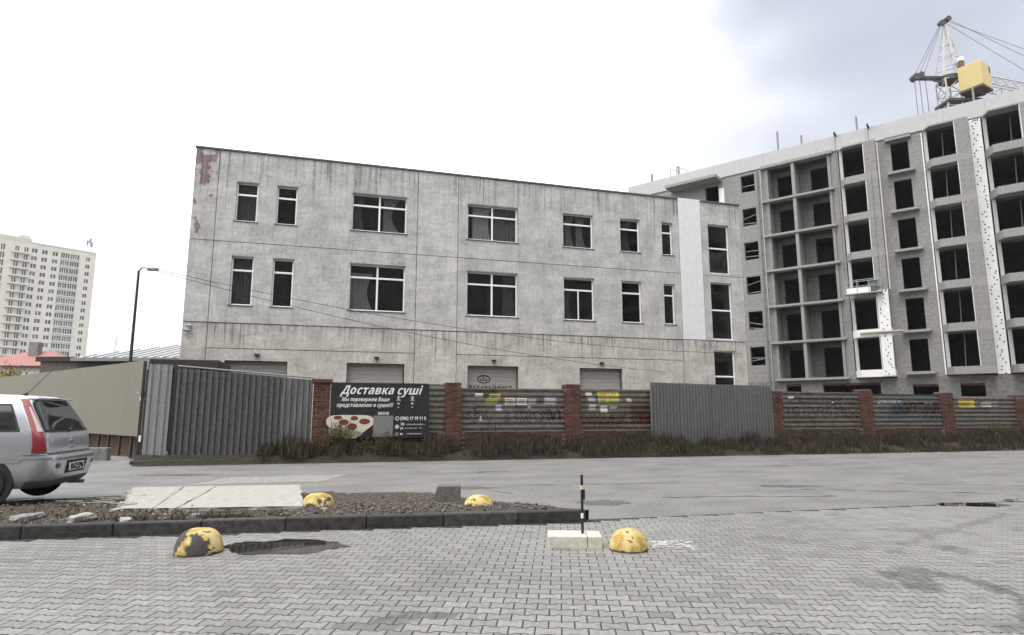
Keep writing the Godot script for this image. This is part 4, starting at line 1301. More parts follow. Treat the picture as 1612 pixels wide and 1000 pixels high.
	for q in [[-1.4, 0.85, 0.22, 0.14], [-0.9, 0.80, 0.3, 0.10]]:
		var d := MB.new()
		var c := Vector3(q[0], q[1], 0.0158)
		for i in 18: d.tri(c, c + Vector3(cos(TAU * i / 18) * q[2], sin(TAU * i / 18) * q[3], 0), c + Vector3(cos(TAU * (i + 1) / 18) * q[2], sin(TAU * (i + 1) / 18) * q[3], 0))
		part(b, "printed_leaf", d, mat(Color(0.22, 0.25, 0.15), 0.7))
	for X in [x0 + 0.04, 0.0, x1 - 0.04]:
		var tie := MB.new(); tie.tube(Vector3(X, 2.34, 0.01), Vector3(X, 2.40, -0.24), 0.006, 0.006, 5); part(b, "tie", tie, M.dark_metal)
	# bare ribbed sheet behind the cloth belongs to the fence
	var s := thing("ribbed_backing_sheet", "ribbed metal fence sheet hidden behind the black banner, its top edge showing", "fence panel", fence_at(0, 0, -0.24), TURN1)
	var sm := MB.new(); level_sheet(sm, -1.6, 1.485, 0.835, 2.40, 0.85, 0.182, 0.05, 0.0, 0.4, 8); part(s, "sheet", sm, M.grey_galv)

# ---------------------------------------------------------------- gate, beige hoarding and corner
func make_gate_corner():
	var g := thing("corrugated_gate", "dark grey corrugated metal gate with a sagging top rail left of the brick pillar", "gate", fence_at(0, 0, -0.06), TURN1)
	var xs := [-5.95, -4.95, -3.95, -3.02, -2.16]
	for i in 4:
		var mb := MB.new()
		var ya := lerpf(2.76, 2.46, (xs[i] + 5.95) / 3.79); var yb := lerpf(2.76, 2.46, (xs[i + 1] + 5.95) / 3.79)
		upright_sheet(mb, xs[i] + (0.0 if i == 0 else -0.03), xs[i + 1], 0.2, ya, yb, 0.172, 0.062, i * 1.3, 0.02 if i == 3 else 0.008)
		part(g, "corrugated_sheet", mb, M.gate_grey if i < 3 else M.grey_galv, Vector3(0, 0, 0.006 * (i % 2)))
	var mb := MB.new(); mb.tube(Vector3(-5.97, 2.82, -0.02), Vector3(-2.1, 2.52, -0.02), 0.025, 0.025, 8); part(g, "top_rail", mb, M.concrete_b)
	mb = MB.new(); mb.tube(Vector3(-5.97, 0.35, -0.04), Vector3(-2.1, 0.35, -0.04), 0.025, 0.025, 8); part(g, "bottom_rail", mb, M.rust)
	for x in [-6.02, -2.2]:
		mb = MB.new(); mb.box(Vector3(x - 0.05, 0.0, -0.13), Vector3(x + 0.05, 2.8 if x < -4 else 2.45, -0.045), 0.01); part(g, "post", mb, M.dark_metal)
	mb = MB.new(); mb.box(Vector3(-6.9, 0.02, 0.08), Vector3(-2.3, 0.13, 0.42), 0.03)
	var st := thing("gate_threshold", "low dark concrete threshold along the foot of the grey gate", "threshold", fence_at(0, 0, 0.0), TURN1); part(st, "slab", mb, M.kerb)
	var n := thing("zinc_side_sheet", "narrow bright zinc corrugated sheet beside the beige hoarding", "fence panel", fence_at(0, 0, -0.10), TURN1)
	mb = MB.new(); upright_sheet(mb, -6.72, -6.10, 0.2, 2.86, 2.84, 0.2, 0.05, 0.7, 0.006); part(n, "corrugated_sheet", mb, M.galv)
	for x in [-6.86, -6.76]:
		mb = MB.new(); mb.box(Vector3(x - 0.035, 0.0, -0.12), Vector3(x + 0.035, 2.95 if x < -6.8 else 2.7, -0.03), 0.008); part(n, "post", mb, M.dark_metal)
	mb = MB.new(); mb.box(Vector3(-6.83, 0.62, 0.02), Vector3(-6.77, 0.80, 0.06), 0.01); part(n, "latch", mb, M.white)
	# beige hoarding running back along the side street
	var b := thing("beige_hoarding", "beige ribbed sheet hoarding running back from the gate corner", "hoarding", W3(-11.96, 0, 20.5), -0.71558)
	for i in 22:
		mb = MB.new()
		var xa := -1.13 * (i + 1) + 0.0; var xb := -1.13 * i
		upright_sheet(mb, xa, xb, 0.68, 3.17 + 0.012 * (i + 1), 3.17 + 0.012 * i, 0.095, 0.012, 0.0)
		part(b, "ribbed_sheet", mb, M.beige)
		mb = MB.new(); mb.box(Vector3(xb - 0.08, 0.0, -0.12), Vector3(xb - 0.02, 3.1, -0.04)); part(b, "post", mb, M.dark_metal)
	mb = MB.new(); mb.box(Vector3(-24.8, 0.0, -0.5), Vector3(0.0, 0.66, -0.22)); part(b, "footing", mb, M.rust)
	mb = MB.new(); mb.box(Vector3(-0.20, 1.95, 0.012), Vector3(-0.08, 2.15, 0.06), 0.01); mb.tube(Vector3(-0.08, 2.02, 0.05), Vector3(0.02, 2.02, 0.05), 0.025, 0.025, 6); part(b, "lock", mb, M.dark_metal)
	mb = MB.new(); mb.box(Vector3(-0.46, 1.85, 0.012), Vector3(-0.36, 1.97, 0.03), 0.005); part(b, "label_plate", mb, M.white)
	mb = MB.new(); mb.box(Vector3(-0.75, 2.1, 0.012), Vector3(-0.68, 2.14, 0.022)); part(b, "label_plate", mb, M.white)
	mb = MB.new(); mb.tube(Vector3(0.03, 0.0, -0.05), Vector3(0.03, 3.2, -0.05), 0.045, 0.045, 8); part(b, "end_post", mb, M.dark_metal)
	var cb := thing("concrete_slab_block", "grey concrete slab block lying at the foot of the beige hoarding", "slab", W3(-13.15, 0.0, 19.75), 0.12)
	mb = MB.new(); mb.box(Vector3(-0.75, -0.03, -0.12), Vector3(0.6, 0.38, 0.12), 0.02); part(cb, "slab", mb, M.concrete_d)
	var sh := thing("dark_shed", "low shed with a dark brown flat roof behind the grey gate", "shed", fence_at(0, 0, -3.8), TURN1)
	mb = MB.new(); mb.box(Vector3(-7.65, 2.98, -3.0), Vector3(-5.45, 3.30, 0.0), 0.02); part(sh, "roof", mb, M.brown)
	mb = MB.new(); mb.box(Vector3(-7.6, 0.0, -2.95), Vector3(-5.5, 2.97, -2.75)); part(sh, "back_wall", mb, M.brown)
	for x in [-7.5, -6.5, -5.55]:
		mb = MB.new(); mb.box(Vector3(x - 0.06, 0.0, -0.2), Vector3(x + 0.06, 2.97, -0.08), 0.01); part(sh, "post", mb, M.brown)

# ---------------------------------------------------------------- far left
func make_far_left():
	# tower block
	var t := thing("tower_block", "tall cream residential tower far behind at the left edge", "tower", W3(-164.7, 0, 240.0), 0.87266)
	var cream := gm(130, 0.50, 0.05, Color(1.0, 0.965, 0.89), 14.0)
	var cream2 := gm(131, 0.44, 0.05, Color(1.0, 0.95, 0.87), 14.0)
	var X0 := -36.0; var F := 2.9; var H := 63.6
	var holes := []; var wins := []
	for k in 21:
		var y := 61.9 - F * k - 1.75
		if y < 1.0: break
		for x in [-19.7, -16.6, -13.3]: wins.append([x - 0.85, y, x + 0.85, y + 1.6])
		wins.append([-3.3, y - 0.1, -1.9, y + 1.5])
		for q in [[-11.5, -8.7], [-8.4, -5.5]]: wins.append([q[0], y - 0.2, q[1], y + 1.75])
		if k < 21:
			for x in [-24.9, -22.2, -29.0, -32.0]: wins.append([x - 0.6, y - 0.7, x + 0.6, y + 1.6])
	for w in wins: holes.append(w)
	var mb := MB.new(); mb.wall(X0, 0.0, 0.0, H, holes, 0.0, -0.6); part(t, "wall", mb, cream)
	mb = MB.new(); mb.box(Vector3(X0, 0.0, -16.0), Vector3(0.0, H - 0.4, -2.0)); part(t, "core", mb, cream2)
	mb = MB.new(); mb.box(Vector3(-0.5, 0.0, -1.99), Vector3(0.02, H - 0.1, -0.605)); part(t, "end_wall", mb, cream)
	mb = MB.new(); mb.box(Vector3(X0, H + 0.01, -14.0), Vector3(-20.9, H + 1.6, 0.05)); part(t, "attic", mb, cream2)
	mb = MB.new(); mb.box(Vector3(-24.4, H + 1.61, -8.0), Vector3(-21.2, H + 2.9, -1.0)); part(t, "lift_house", mb, cream)
	mb = MB.new(); mb.box(Vector3(-20.8, H + 0.01, -14.0), Vector3(0.1, H + 0.5, 0.12)); part(t, "parapet", mb, cream2)
	var far_glass := mat(Color(0.035, 0.038, 0.043), 0.15)
	var far_glass2 := mat(Color(0.10, 0.11, 0.12), 0.2)
	for w in wins:
		mb = MB.new()
		var xm: float = (w[0] + w[2]) * 0.5
		mb.box(Vector3(xm - 0.07, w[1], -0.42), Vector3(xm + 0.07, w[3], -0.3)); mb.box(Vector3(w[0], w[1], -0.42), Vector3(w[2], w[1] + 0.12, -0.31))
		if w[2] - w[0] > 2.0:
			for f in [0.25, 0.75]:
				var xx: float = lerpf(w[0], w[2], f)
				mb.box(Vector3(xx - 0.05, w[1] + 0.125, -0.42), Vector3(xx + 0.05, w[3], -0.32))
		var o := part(t, "window", mb, M.white_frame)
		mb = MB.new(); mb.box(Vector3(w[0], w[1], -0.55), Vector3(w[2], w[3], -0.45)); part(o, "pane", mb, far_glass2 if rng.randf() < 0.25 else far_glass)
	for k in 20:
		var y := 61.9 - F * k - 2.75
		mb = MB.new(); mb.box(Vector3(-26.6, y, 0.001), Vector3(-21.0, y + 0.22, 1.3)); mb.box(Vector3(-26.6, y + 0.221, 1.2), Vector3(-21.0, y + 0.6, 1.3)); part(t, "balcony", mb, cream)
		mb = MB.new(); mb.box(Vector3(-11.7, y + 0.35, 0.001), Vector3(-5.3, y + 0.75, 0.25)); part(t, "loggia_band", mb, cream2)
	mb = MB.new()
	for q in [[-2.4, 5.5], [-1.5, 6.5], [-0.9, 5.0]]:
		mb.tube(Vector3(q[0] - 0.6, H, -1.2), Vector3(q[0] - 0.6, H + q[1], -1.2), 0.09, 0.09, 5)
		mb.box(Vector3(q[0] - 1.0, H + q[1] - 2.2, -1.5), Vector3(q[0] - 0.3, H + q[1] - 0.4, -1.0))
	part(t, "antennas", mb, M.concrete_b)
	# red-roofed house
	var h := thing("red_roofed_house", "small white house with a red hipped roof behind the beige hoarding", "house", W3(-46.0, 0, 62.0), 0.1)
	mb = MB.new(); mb.wall(-5.4, 2.4, 0.0, 5.85, [[-4.6, 3.6, -3.7, 5.2]], 2.5, 2.2); part(h, "wall", mb, gm(140, 0.62, 0.06, Color(1, 0.98, 0.94), 2.0))
	mb = MB.new(); mb.box(Vector3(-5.4, 0, -3.0), Vector3(2.4, 5.84, 2.0)); part(h, "core", mb, M.concrete_b)
	mb = MB.new()
	var A := Vector3(-6.0, 5.86, 3.1); var B := Vector3(3.0, 5.86, 3.1); var C := Vector3(3.0, 5.86, -3.6); var D := Vector3(-6.0, 5.86, -3.6)
	var R0 := Vector3(-2.0, 7.55, -0.2); var R1 := Vector3(0.2, 7.55, -0.2)
	mb.quad(A, B, R1, R0); mb.tri(B, C, R1); mb.quad(C, D, R0, R1); mb.tri(D, A, R0); mb.quad(A, D, C, B)
	var rf := part(h, "roof", mb, gm(141, 0.26, 0.16, Color(1.15, 0.52, 0.48), 1.5, 0.8))
	mb = MB.new(); mb.box(Vector3(-1.6, 6.2, 0.3), Vector3(-0.7, 8.35, 1.0), 0.04); part(rf, "chimney", mb, M.concrete_d)
	mb = MB.new(); mb.box(Vector3(-6.05, 5.66, 3.0), Vector3(3.05, 5.85, 3.12)); part(rf, "gutter", mb, M.brown)
	mb = MB.new(); mb.box(Vector3(-4.6, 3.6, 2.25), Vector3(-3.7, 5.2, 2.3)); part(h, "window", mb, M.glass)
	# metal-roofed hall
	var s := thing("metal_roofed_hall", "low brown hall with a pale standing seam metal roof beside the lamp post", "hall", W3(-18.0, 0, 31.0), 0.0)
	mb = MB.new(); mb.box(Vector3(-5.8, 0, -9.5), Vector3(4.6, 4.0, -0.4)); part(s, "wall", mb, gm(142, 0.09, 0.2, Color(1, 0.9, 0.82), 2.0))
	mb = MB.new()
	var e0 := Vector3(-3.9, 4.18, 0.0); var e1 := Vector3(5.0, 4.18, 0.0); var e2 := Vector3(5.0, 4.18, -10.0); var e3 := Vector3(-3.9, 4.18, -10.0)
	var q0 := Vector3(-1.4, 5.35, -5.0); var q1 := Vector3(5.0, 5.35, -5.0)
	mb.quad(e0, e1, q1, q0); mb.quad(e2, e3, q0, q1); mb.tri(e3, e0, q0)
	var roof := part(s, "roof", mb, M.galv)
	for i in 17:
		mb = MB.new()
		var x := -3.4 + i * 0.5
		var top := clampf((x + 3.9) / 2.5, 0.0, 1.0)
		var p := Vector3(x, 4.2, 0.0); var q := Vector3(x, 4.2 + 1.17 * top, -5.0 * top)
		mb.tube(p, q, 0.03, 0.03, 4, false); part(roof, "standing_seam", mb, M.galv)
	mb = MB.new(); mb.box(Vector3(-4.0, 4.0, -0.39), Vector3(5.05, 4.17, 0.06)); part(s, "fascia", mb, gm(143, 0.22, 0.1, Color(1, 1, 1), 1.0))
	mb = MB.new(); mb.box(Vector3(-6.0, 4.01, -9.6), Vector3(-4.01, 4.25, -0.3)); part(s, "flat_roof", mb, M.brown)
	# lamp post
	var l := thing("street_lamp", "thin dark street lamp post rising behind the beige hoarding", "street lamp", W3(-14.73, 0, 24.0))
	mb = MB.new(); mb.tube(Vector3.ZERO, Vector3(0, 7.0, 0), 0.075, 0.045, 10); part(l, "pole", mb, M.dark_metal)
	mb = MB.new(); mb.tube(Vector3(0, 6.95, 0), Vector3(0.12, 7.12, 0), 0.03, 0.03, 6); mb.tube(Vector3(0.12, 7.12, 0), Vector3(0.42, 7.08, 0.05), 0.025, 0.025, 6); part(l, "arm", mb, M.concrete_b)
	mb = MB.new(); mb.box(Vector3(0.36, 6.98, -0.05), Vector3(0.78, 7.10, 0.13), 0.03); part(l, "lamp_head", mb, M.concrete_b)
	# power pylon
	var p := thing("power_pylon", "faint lattice power pylon on the skyline left of the lamp post", "pylon", W3(-224.0, 0, 350.0))
	mb = MB.new()
	for sx in [-1.0, 1.0]:
		mb.tube(Vector3(sx * 4.0, 0, 0), Vector3(sx * 0.5, 36.0, 0), 0.22, 0.18, 5); mb.tube(Vector3(sx * 0.5, 36, 0), Vector3(0, 45.0, 0), 0.18, 0.12, 5)
	part(p, "legs", mb, M.concrete)
	for y in [28.0, 33.5]:
		mb = MB.new(); mb.tube(Vector3(-8.0, y, 0), Vector3(8.0, y, 0), 0.18, 0.18, 5); mb.tube(Vector3(-8.0, y, 0), Vector3(0, y + 3.0, 0), 0.12, 0.12, 5); mb.tube(Vector3(8.0, y, 0), Vector3(0, y + 3.0, 0), 0.12, 0.12, 5); part(p, "cross_arm", mb, M.concrete)
	mb = MB.new()
	for k in 9:
		var y0 := k * 4.0; var w0 := lerpf(4.0, 0.5, y0 / 36.0); var w1 := lerpf(4.0, 0.5, (y0 + 4.0) / 36.0)
		mb.tube(Vector3(-w0, y0, 0), Vector3(w1, y0 + 4.0, 0), 0.1, 0.1, 4, false); mb.tube(Vector3(w0, y0, 0), Vector3(-w1, y0 + 4.0, 0), 0.1, 0.1, 4, false)
	part(p, "bracing", mb, M.concrete)
	tree("autumn_tree", "small tree with yellow autumn leaves behind the beige hoarding", W3(-31.3, 0, 39.0), 4.4, 1.5, [Color(0.28, 0.22, 0.05), Color(0.20, 0.16, 0.05), Color(0.12, 0.12, 0.04)], 2600, 71, 0.11)
	tree("bare_autumn_tree", "thin brownish tree in front of the red-roofed house", W3(-33.8, 0, 40.5), 4.7, 1.3, [Color(0.16, 0.11, 0.05), Color(0.25, 0.17, 0.06), Color(0.10, 0.08, 0.04)], 1500, 72, 0.10)

func tree(called: String, label: String, at: Vector3, h: float, r: float, cols: Array, n: int, sd: int, leaf: float):
	var t := thing(called, label, "tree", at)
	var g := RandomNumberGenerator.new(); g.seed = sd
	var tr := MB.new()
	tr.tube(Vector3.ZERO, Vector3(0.1, h * 0.55, 0), 0.11, 0.06, 8)
	var tips := []
	for k in 11:
		var a := g.randf() * TAU
		var p := Vector3(0.05, h * g.randf_range(0.3, 0.55), 0)
		var q := p + Vector3(cos(a) * r * g.randf_range(0.4, 0.9), h * g.randf_range(0.15, 0.42), sin(a) * r * g.randf_range(0.4, 0.9))
		tr.tube(p, q, 0.04, 0.012, 5); tips.append(q); tips.append(p.lerp(q, 0.6))
	part(t, "trunk", tr, mat(Color(0.06, 0.045, 0.035), 0.95))
	var cr := MB.new()
	for i in n:
		var c: Vector3 = tips[g.randi() % tips.size()]
		var v := Vector3(g.randfn(), g.randfn(), g.randfn()) * r * 0.24
		leaf_at(cr, c + v, leaf * g.randf_range(0.6, 1.3), g, cols[g.randi() % cols.size()] * g.randf_range(0.7, 1.25))
	part(t, "crown", cr, M.leaf)

func leaf_at(mb: MB, p: Vector3, s: float, g: RandomNumberGenerator, c: Color):
	var a := Vector3(g.randfn(), g.randfn(), g.randfn()).normalized()
	var b := a.cross(Vector3(g.randfn(), g.randfn(), g.randfn())).normalized()
	mb.col = c
	mb.quad(p - a * s, p - b * s * 0.45, p + a * s, p + b * s * 0.45)

# ---------------------------------------------------------------- crane
func lattice(mb: MB, a: Vector3, b: Vector3, w: float, up: Vector3, bays: int, r: float):
	var d := (b - a).normalized()
	var s := d.cross(up).normalized() * w * 0.5
	var u := s.cross(d).normalized() * w * 0.5
	var cs := [s + u, s - u, -s - u, -s + u]
	for c in cs: mb.tube(a + c, b + c, r, r, 5)
	for k in bays:
		var p := a.lerp(b, float(k) / bays); var q := a.lerp(b, float(k + 1) / bays)
		for i in 4:
			mb.tube(p + cs[i], q + cs[(i + 1) % 4], r * 0.6, r * 0.6, 4, false)
			mb.tube(q + cs[i], q + cs[(i + 1) % 4], r * 0.6, r * 0.6, 4, false)

func make_crane():
	var c := thing("tower_crane", "white tower crane with a yellow machine house above the unfinished block", "crane", W3(52.6, 0, 70.0))
	var pale := gm(150, 0.42, 0.15, Color(1.0, 0.98, 0.93), 2.0, 0.7)
	var dark := mat(Color(0.035, 0.04, 0.045), 0.7)
	var mb := MB.new(); lattice(mb, Vector3(0, 0, 0), Vector3(0, 41.0, 0), 1.7, Vector3(0, 0, 1), 24, 0.10); part(c, "mast", mb, pale)
	mb = MB.new(); mb.box(Vector3(-2.0, 0, -2.0), Vector3(2.0, 0.6, 2.0), 0.05); part(c, "footing", mb, M.concrete)
	mb = MB.new(); mb.box(Vector3(-1.0, 37.9, -1.3), Vector3(3.0, 38.25, 1.3), 0.04); mb.tube(Vector3(1.5, 38.2, 1.2), Vector3(3.4, 38.7, 1.2), 0.12, 0.12, 6); part(c, "service_platform", mb, dark)
	mb = MB.new(); mb.tube(Vector3(0.2, 40.9, 0), Vector3(0.2, 41.5, 0), 1.1, 1.1, 16); part(c, "slewing_ring", mb, dark)
	# tapering head
	mb = MB.new()
	var ap := Vector3(0.35, 48.6, 0)
	var fb := [Vector3(-1.0, 41.4, 0.9), Vector3(-1.0, 41.4, -0.9), Vector3(2.0, 41.4, 0.9), Vector3(2.0, 41.4, -0.9)]
	for q in fb: mb.tube(q, ap, 0.09, 0.07, 5)
	mb.tube(Vector3(0.9, 41.4, 0.5), Vector3(0.45, 48.0, 0.1), 0.26, 0.18, 7)
	for k in 4:
		var f := 0.15 + 0.2 * k
		for e in [[0, 2], [1, 3], [0, 1], [2, 3]]:
			mb.tube(fb[e[0]].lerp(ap, f), fb[e[1]].lerp(ap, f + 0.1), 0.05, 0.05, 4, false)
	part(c, "tower_head", mb, pale)
	mb = MB.new()
	for q in [Vector3(0.35, 48.8, 0), Vector3(0.75, 49.1, 0.2), Vector3(-0.05, 48.6, 0.1)]: mb.tube(q - Vector3(0, 0, 0.25), q + Vector3(0, 0, 0.25), 0.33, 0.33, 12)
	part(c, "pulleys", mb, dark)
	mb = MB.new(); mb.box(Vector3(0.8, 41.6, 0.8), Vector3(1.35, 43.0, 1.3), 0.05); part(c, "electric_cabinet", mb, gm(151, 0.10, 0.3, Color(1.3, 0.8, 0.7), 1.0))
	mb = MB.new(); mb.box(Vector3(0.8, 43.02, 0.8), Vector3(1.35, 43.5, 1.3), 0.05); part(c, "signal_box", mb, M.white)
	mb = MB.new()
	var t := Transform3D(Basis(Vector3.UP, 0.55), Vector3(2.05, 38.95, 1.6))
	mb.box(Vector3(-1.25, 0.0, -1.2), Vector3(1.25, 3.0, 1.2), 0.06, t)
	var yh := part(c, "machine_house", mb, gm(152, 0.42, 0.1, Color(1.15, 0.92, 0.42), 1.5, 0.6))
	mb = MB.new(); mb.box(Vector3(-1.3, -0.25, -1.25), Vector3(1.3, -0.002, 1.25), 0.02, t); part(yh, "floor_frame", mb, mat(Color(0.10, 0.07, 0.05), 0.9))
	mb = MB.new(); mb.box(Vector3(0.75, 1.9, 1.2), Vector3(1.15, 2.7, 1.22), 0.0, t); part(yh, "window", mb, M.glass)
	# counter jib
	mb = MB.new(); mb.box(Vector3(-4.1, 41.25, -0.3), Vector3(0.0, 41.6, 0.3), 0.04); mb.tube(Vector3(-2.9, 41.3, 0.3), Vector3(0.3, 40.2, 0.3), 0.09, 0.09, 5); part(c, "counter_jib", mb, dark)
	mb = MB.new(); mb.tube(Vector3(-3.9, 41.5, -0.4), Vector3(-3.9, 41.5, 0.4), 0.42, 0.42, 10); mb.tube(Vector3(-3.2, 41.8, -0.35), Vector3(-3.2, 41.8, 0.35), 0.35, 0.35, 10); part(c, "jib_pulleys", mb, dark)
	for q in [[-3.9, -0.1], [-3.5, 0.15], [-3.0, 0.3]]:
		mb = MB.new(); mb.tube(Vector3(q[0], 41.7, q[1]), Vector3(-0.05, 48.6, q[1]), 0.035, 0.035, 4); part(c, "stay_rope", mb, M.concrete_d)
	for q in [[-4.1, 0.0], [-3.5, 0.25], [-2.8, 0.5]]:
		mb = MB.new(); mb.tube(Vector3(q[0], 41.3, 0.2), Vector3(q[0] + q[1], 6.0, 0.2), 0.05, 0.05, 4); part(c, "hoist_rope", mb, M.concrete_d)
	mb = MB.new(); mb.box(Vector3(-4.4, 5.2, -0.4), Vector3(-2.0, 6.05, 0.7), 0.05); part(c, "hook_block", mb, dark)
	# jib to the right
	mb = MB.new(); lattice(mb, Vector3(3.6, 40.9, 0), Vector3(30.0, 38.2, -4.0), 1.3, Vector3(0, 1, 0), 20, 0.07); part(c, "jib", mb, pale)
	for q in [[0.0, 30.0, 38.9], [0.35, 22.0, 39.6], [-0.3, 16.0, 40.3]]:
		mb = MB.new(); mb.tube(Vector3(0.7, 49.0, q[0]), Vector3(q[1], q[2], -2.0), 0.035, 0.035, 4); part(c, "stay_rope", mb, M.concrete_d)

# ---------------------------------------------------------------- car
var CAR := [[0.22, 0.15, 4.10, 0.77, 0.25], [0.30, 0.04, 4.19, 0.825, 0.28], [0.42, 0.0, 4.23, 0.845, 0.28], [0.60, 0.0, 4.26, 0.85, 0.27], [0.665, 0.01, 4.262, 0.85, 0.26], [0.705, 0.03, 4.235, 0.85, 0.25], [0.725, 0.05, 4.165, 0.848, 0.22], [0.85, 0.15, 4.155, 0.846, 0.20], [0.94, 0.85, 4.14, 0.842, 0.20], [1.02, 1.2, 4.115, 0.825, 0.20], [1.06, 1.26, 4.09, 0.812, 0.19], [1.25, 1.56, 3.985, 0.755, 0.18], [1.45, 1.88, 3.865, 0.685, 0.18], [1.53, 2.03, 3.83, 0.645, 0.20], [1.585, 2.2, 3.77, 0.57, 0.26], [1.615, 2.45, 3.60, 0.44, 0.28], [1.628, 2.75, 3.35, 0.26, 0.2]]

func car_ring(y: float) -> Array:
	var r := []
	for i in CAR.size() - 1:
		if y <= CAR[i + 1][0] or i == CAR.size() - 2:
			var f: float = clampf((y - CAR[i][0]) / (CAR[i + 1][0] - CAR[i][0]), 0.0, 1.0)
			for k in 5: r.append(lerpf(CAR[i][k], CAR[i + 1][k], f))
			break
	var xf: float = r[1]; var xr: float = r[2]; var hw: float = r[3]; var cr: float = r[4]
	var out := []
	for k in 15: out.append(Vector3(lerpf(xf + cr, xr - cr, k / 14.0), y, hw))
	for k in range(1, 8): out.append(Vector3(xr - cr + cr * sin(PI / 2 * k / 8.0), y, hw - cr + cr * cos(PI / 2 * k / 8.0)))
	for k in 9:
		var z := lerpf(hw - cr, -(hw - cr), k / 8.0)
		out.append(Vector3(xr, y, z))
	for k in range(1, 8): out.append(Vector3(xr - cr + cr * cos(PI / 2 * k / 8.0), y, -(hw - cr) - cr * sin(PI / 2 * k / 8.0)))
	for k in 15: out.append(Vector3(lerpf(xr - cr, xf + cr, k / 14.0), y, -hw))
	for k in range(1, 8): out.append(Vector3(xf + cr - cr * sin(PI / 2 * k / 8.0), y, -(hw - cr) - cr * cos(PI / 2 * k / 8.0)))
	for k in 9: out.append(Vector3(xf, y, lerpf(-(hw - cr), hw - cr, k / 8.0)))
	for k in range(1, 8): out.append(Vector3(xf + cr - cr * cos(PI / 2 * k / 8.0), y, hw - cr + cr * sin(PI / 2 * k / 8.0)))
	return out

func ring_at(ring: Array, s: float) -> Vector3:
	var n := ring.size()
	var i := int(floor(s))
	return ring[posmod(i, n)].lerp(ring[posmod(i + 1, n)], s - i)

func car_patch(y0: float, y1: float, sl0: float, sl1: float, sr0: float, sr1: float, off: float, rows := 6, cols := 10) -> MB:
	var mb := MB.new()
	var G := []
	for j in rows + 1:
		var v := float(j) / rows
		var ring := car_ring(lerpf(y0, y1, v))
		var row := []
		for i in cols + 1:
			row.append(ring_at(ring, lerpf(lerpf(sl0, sl1, v), lerpf(sr0, sr1, v), float(i) / cols)))
		G.append(row)
	var N := []
	for j in rows + 1:
		var row := []
		for i in cols + 1:
			var du: Vector3 = G[j][mini(i + 1, cols)] - G[j][maxi(i - 1, 0)]
			var dv: Vector3 = G[mini(j + 1, rows)][i] - G[maxi(j - 1, 0)][i]
			row.append(du.cross(dv).normalized())
		N.append(row)
	for j in rows:
		for i in cols:
			var a: Vector3 = G[j][i] + N[j][i] * off; var b: Vector3 = G[j][i + 1] + N[j][i + 1] * off
			var c: Vector3 = G[j + 1][i + 1] + N[j + 1][i + 1] * off; var d: Vector3 = G[j + 1][i] + N[j + 1][i] * off
			mb.quadn(a, b, c, d, N[j][i], N[j][i + 1], N[j + 1][i + 1], N[j + 1][i])
	return mb

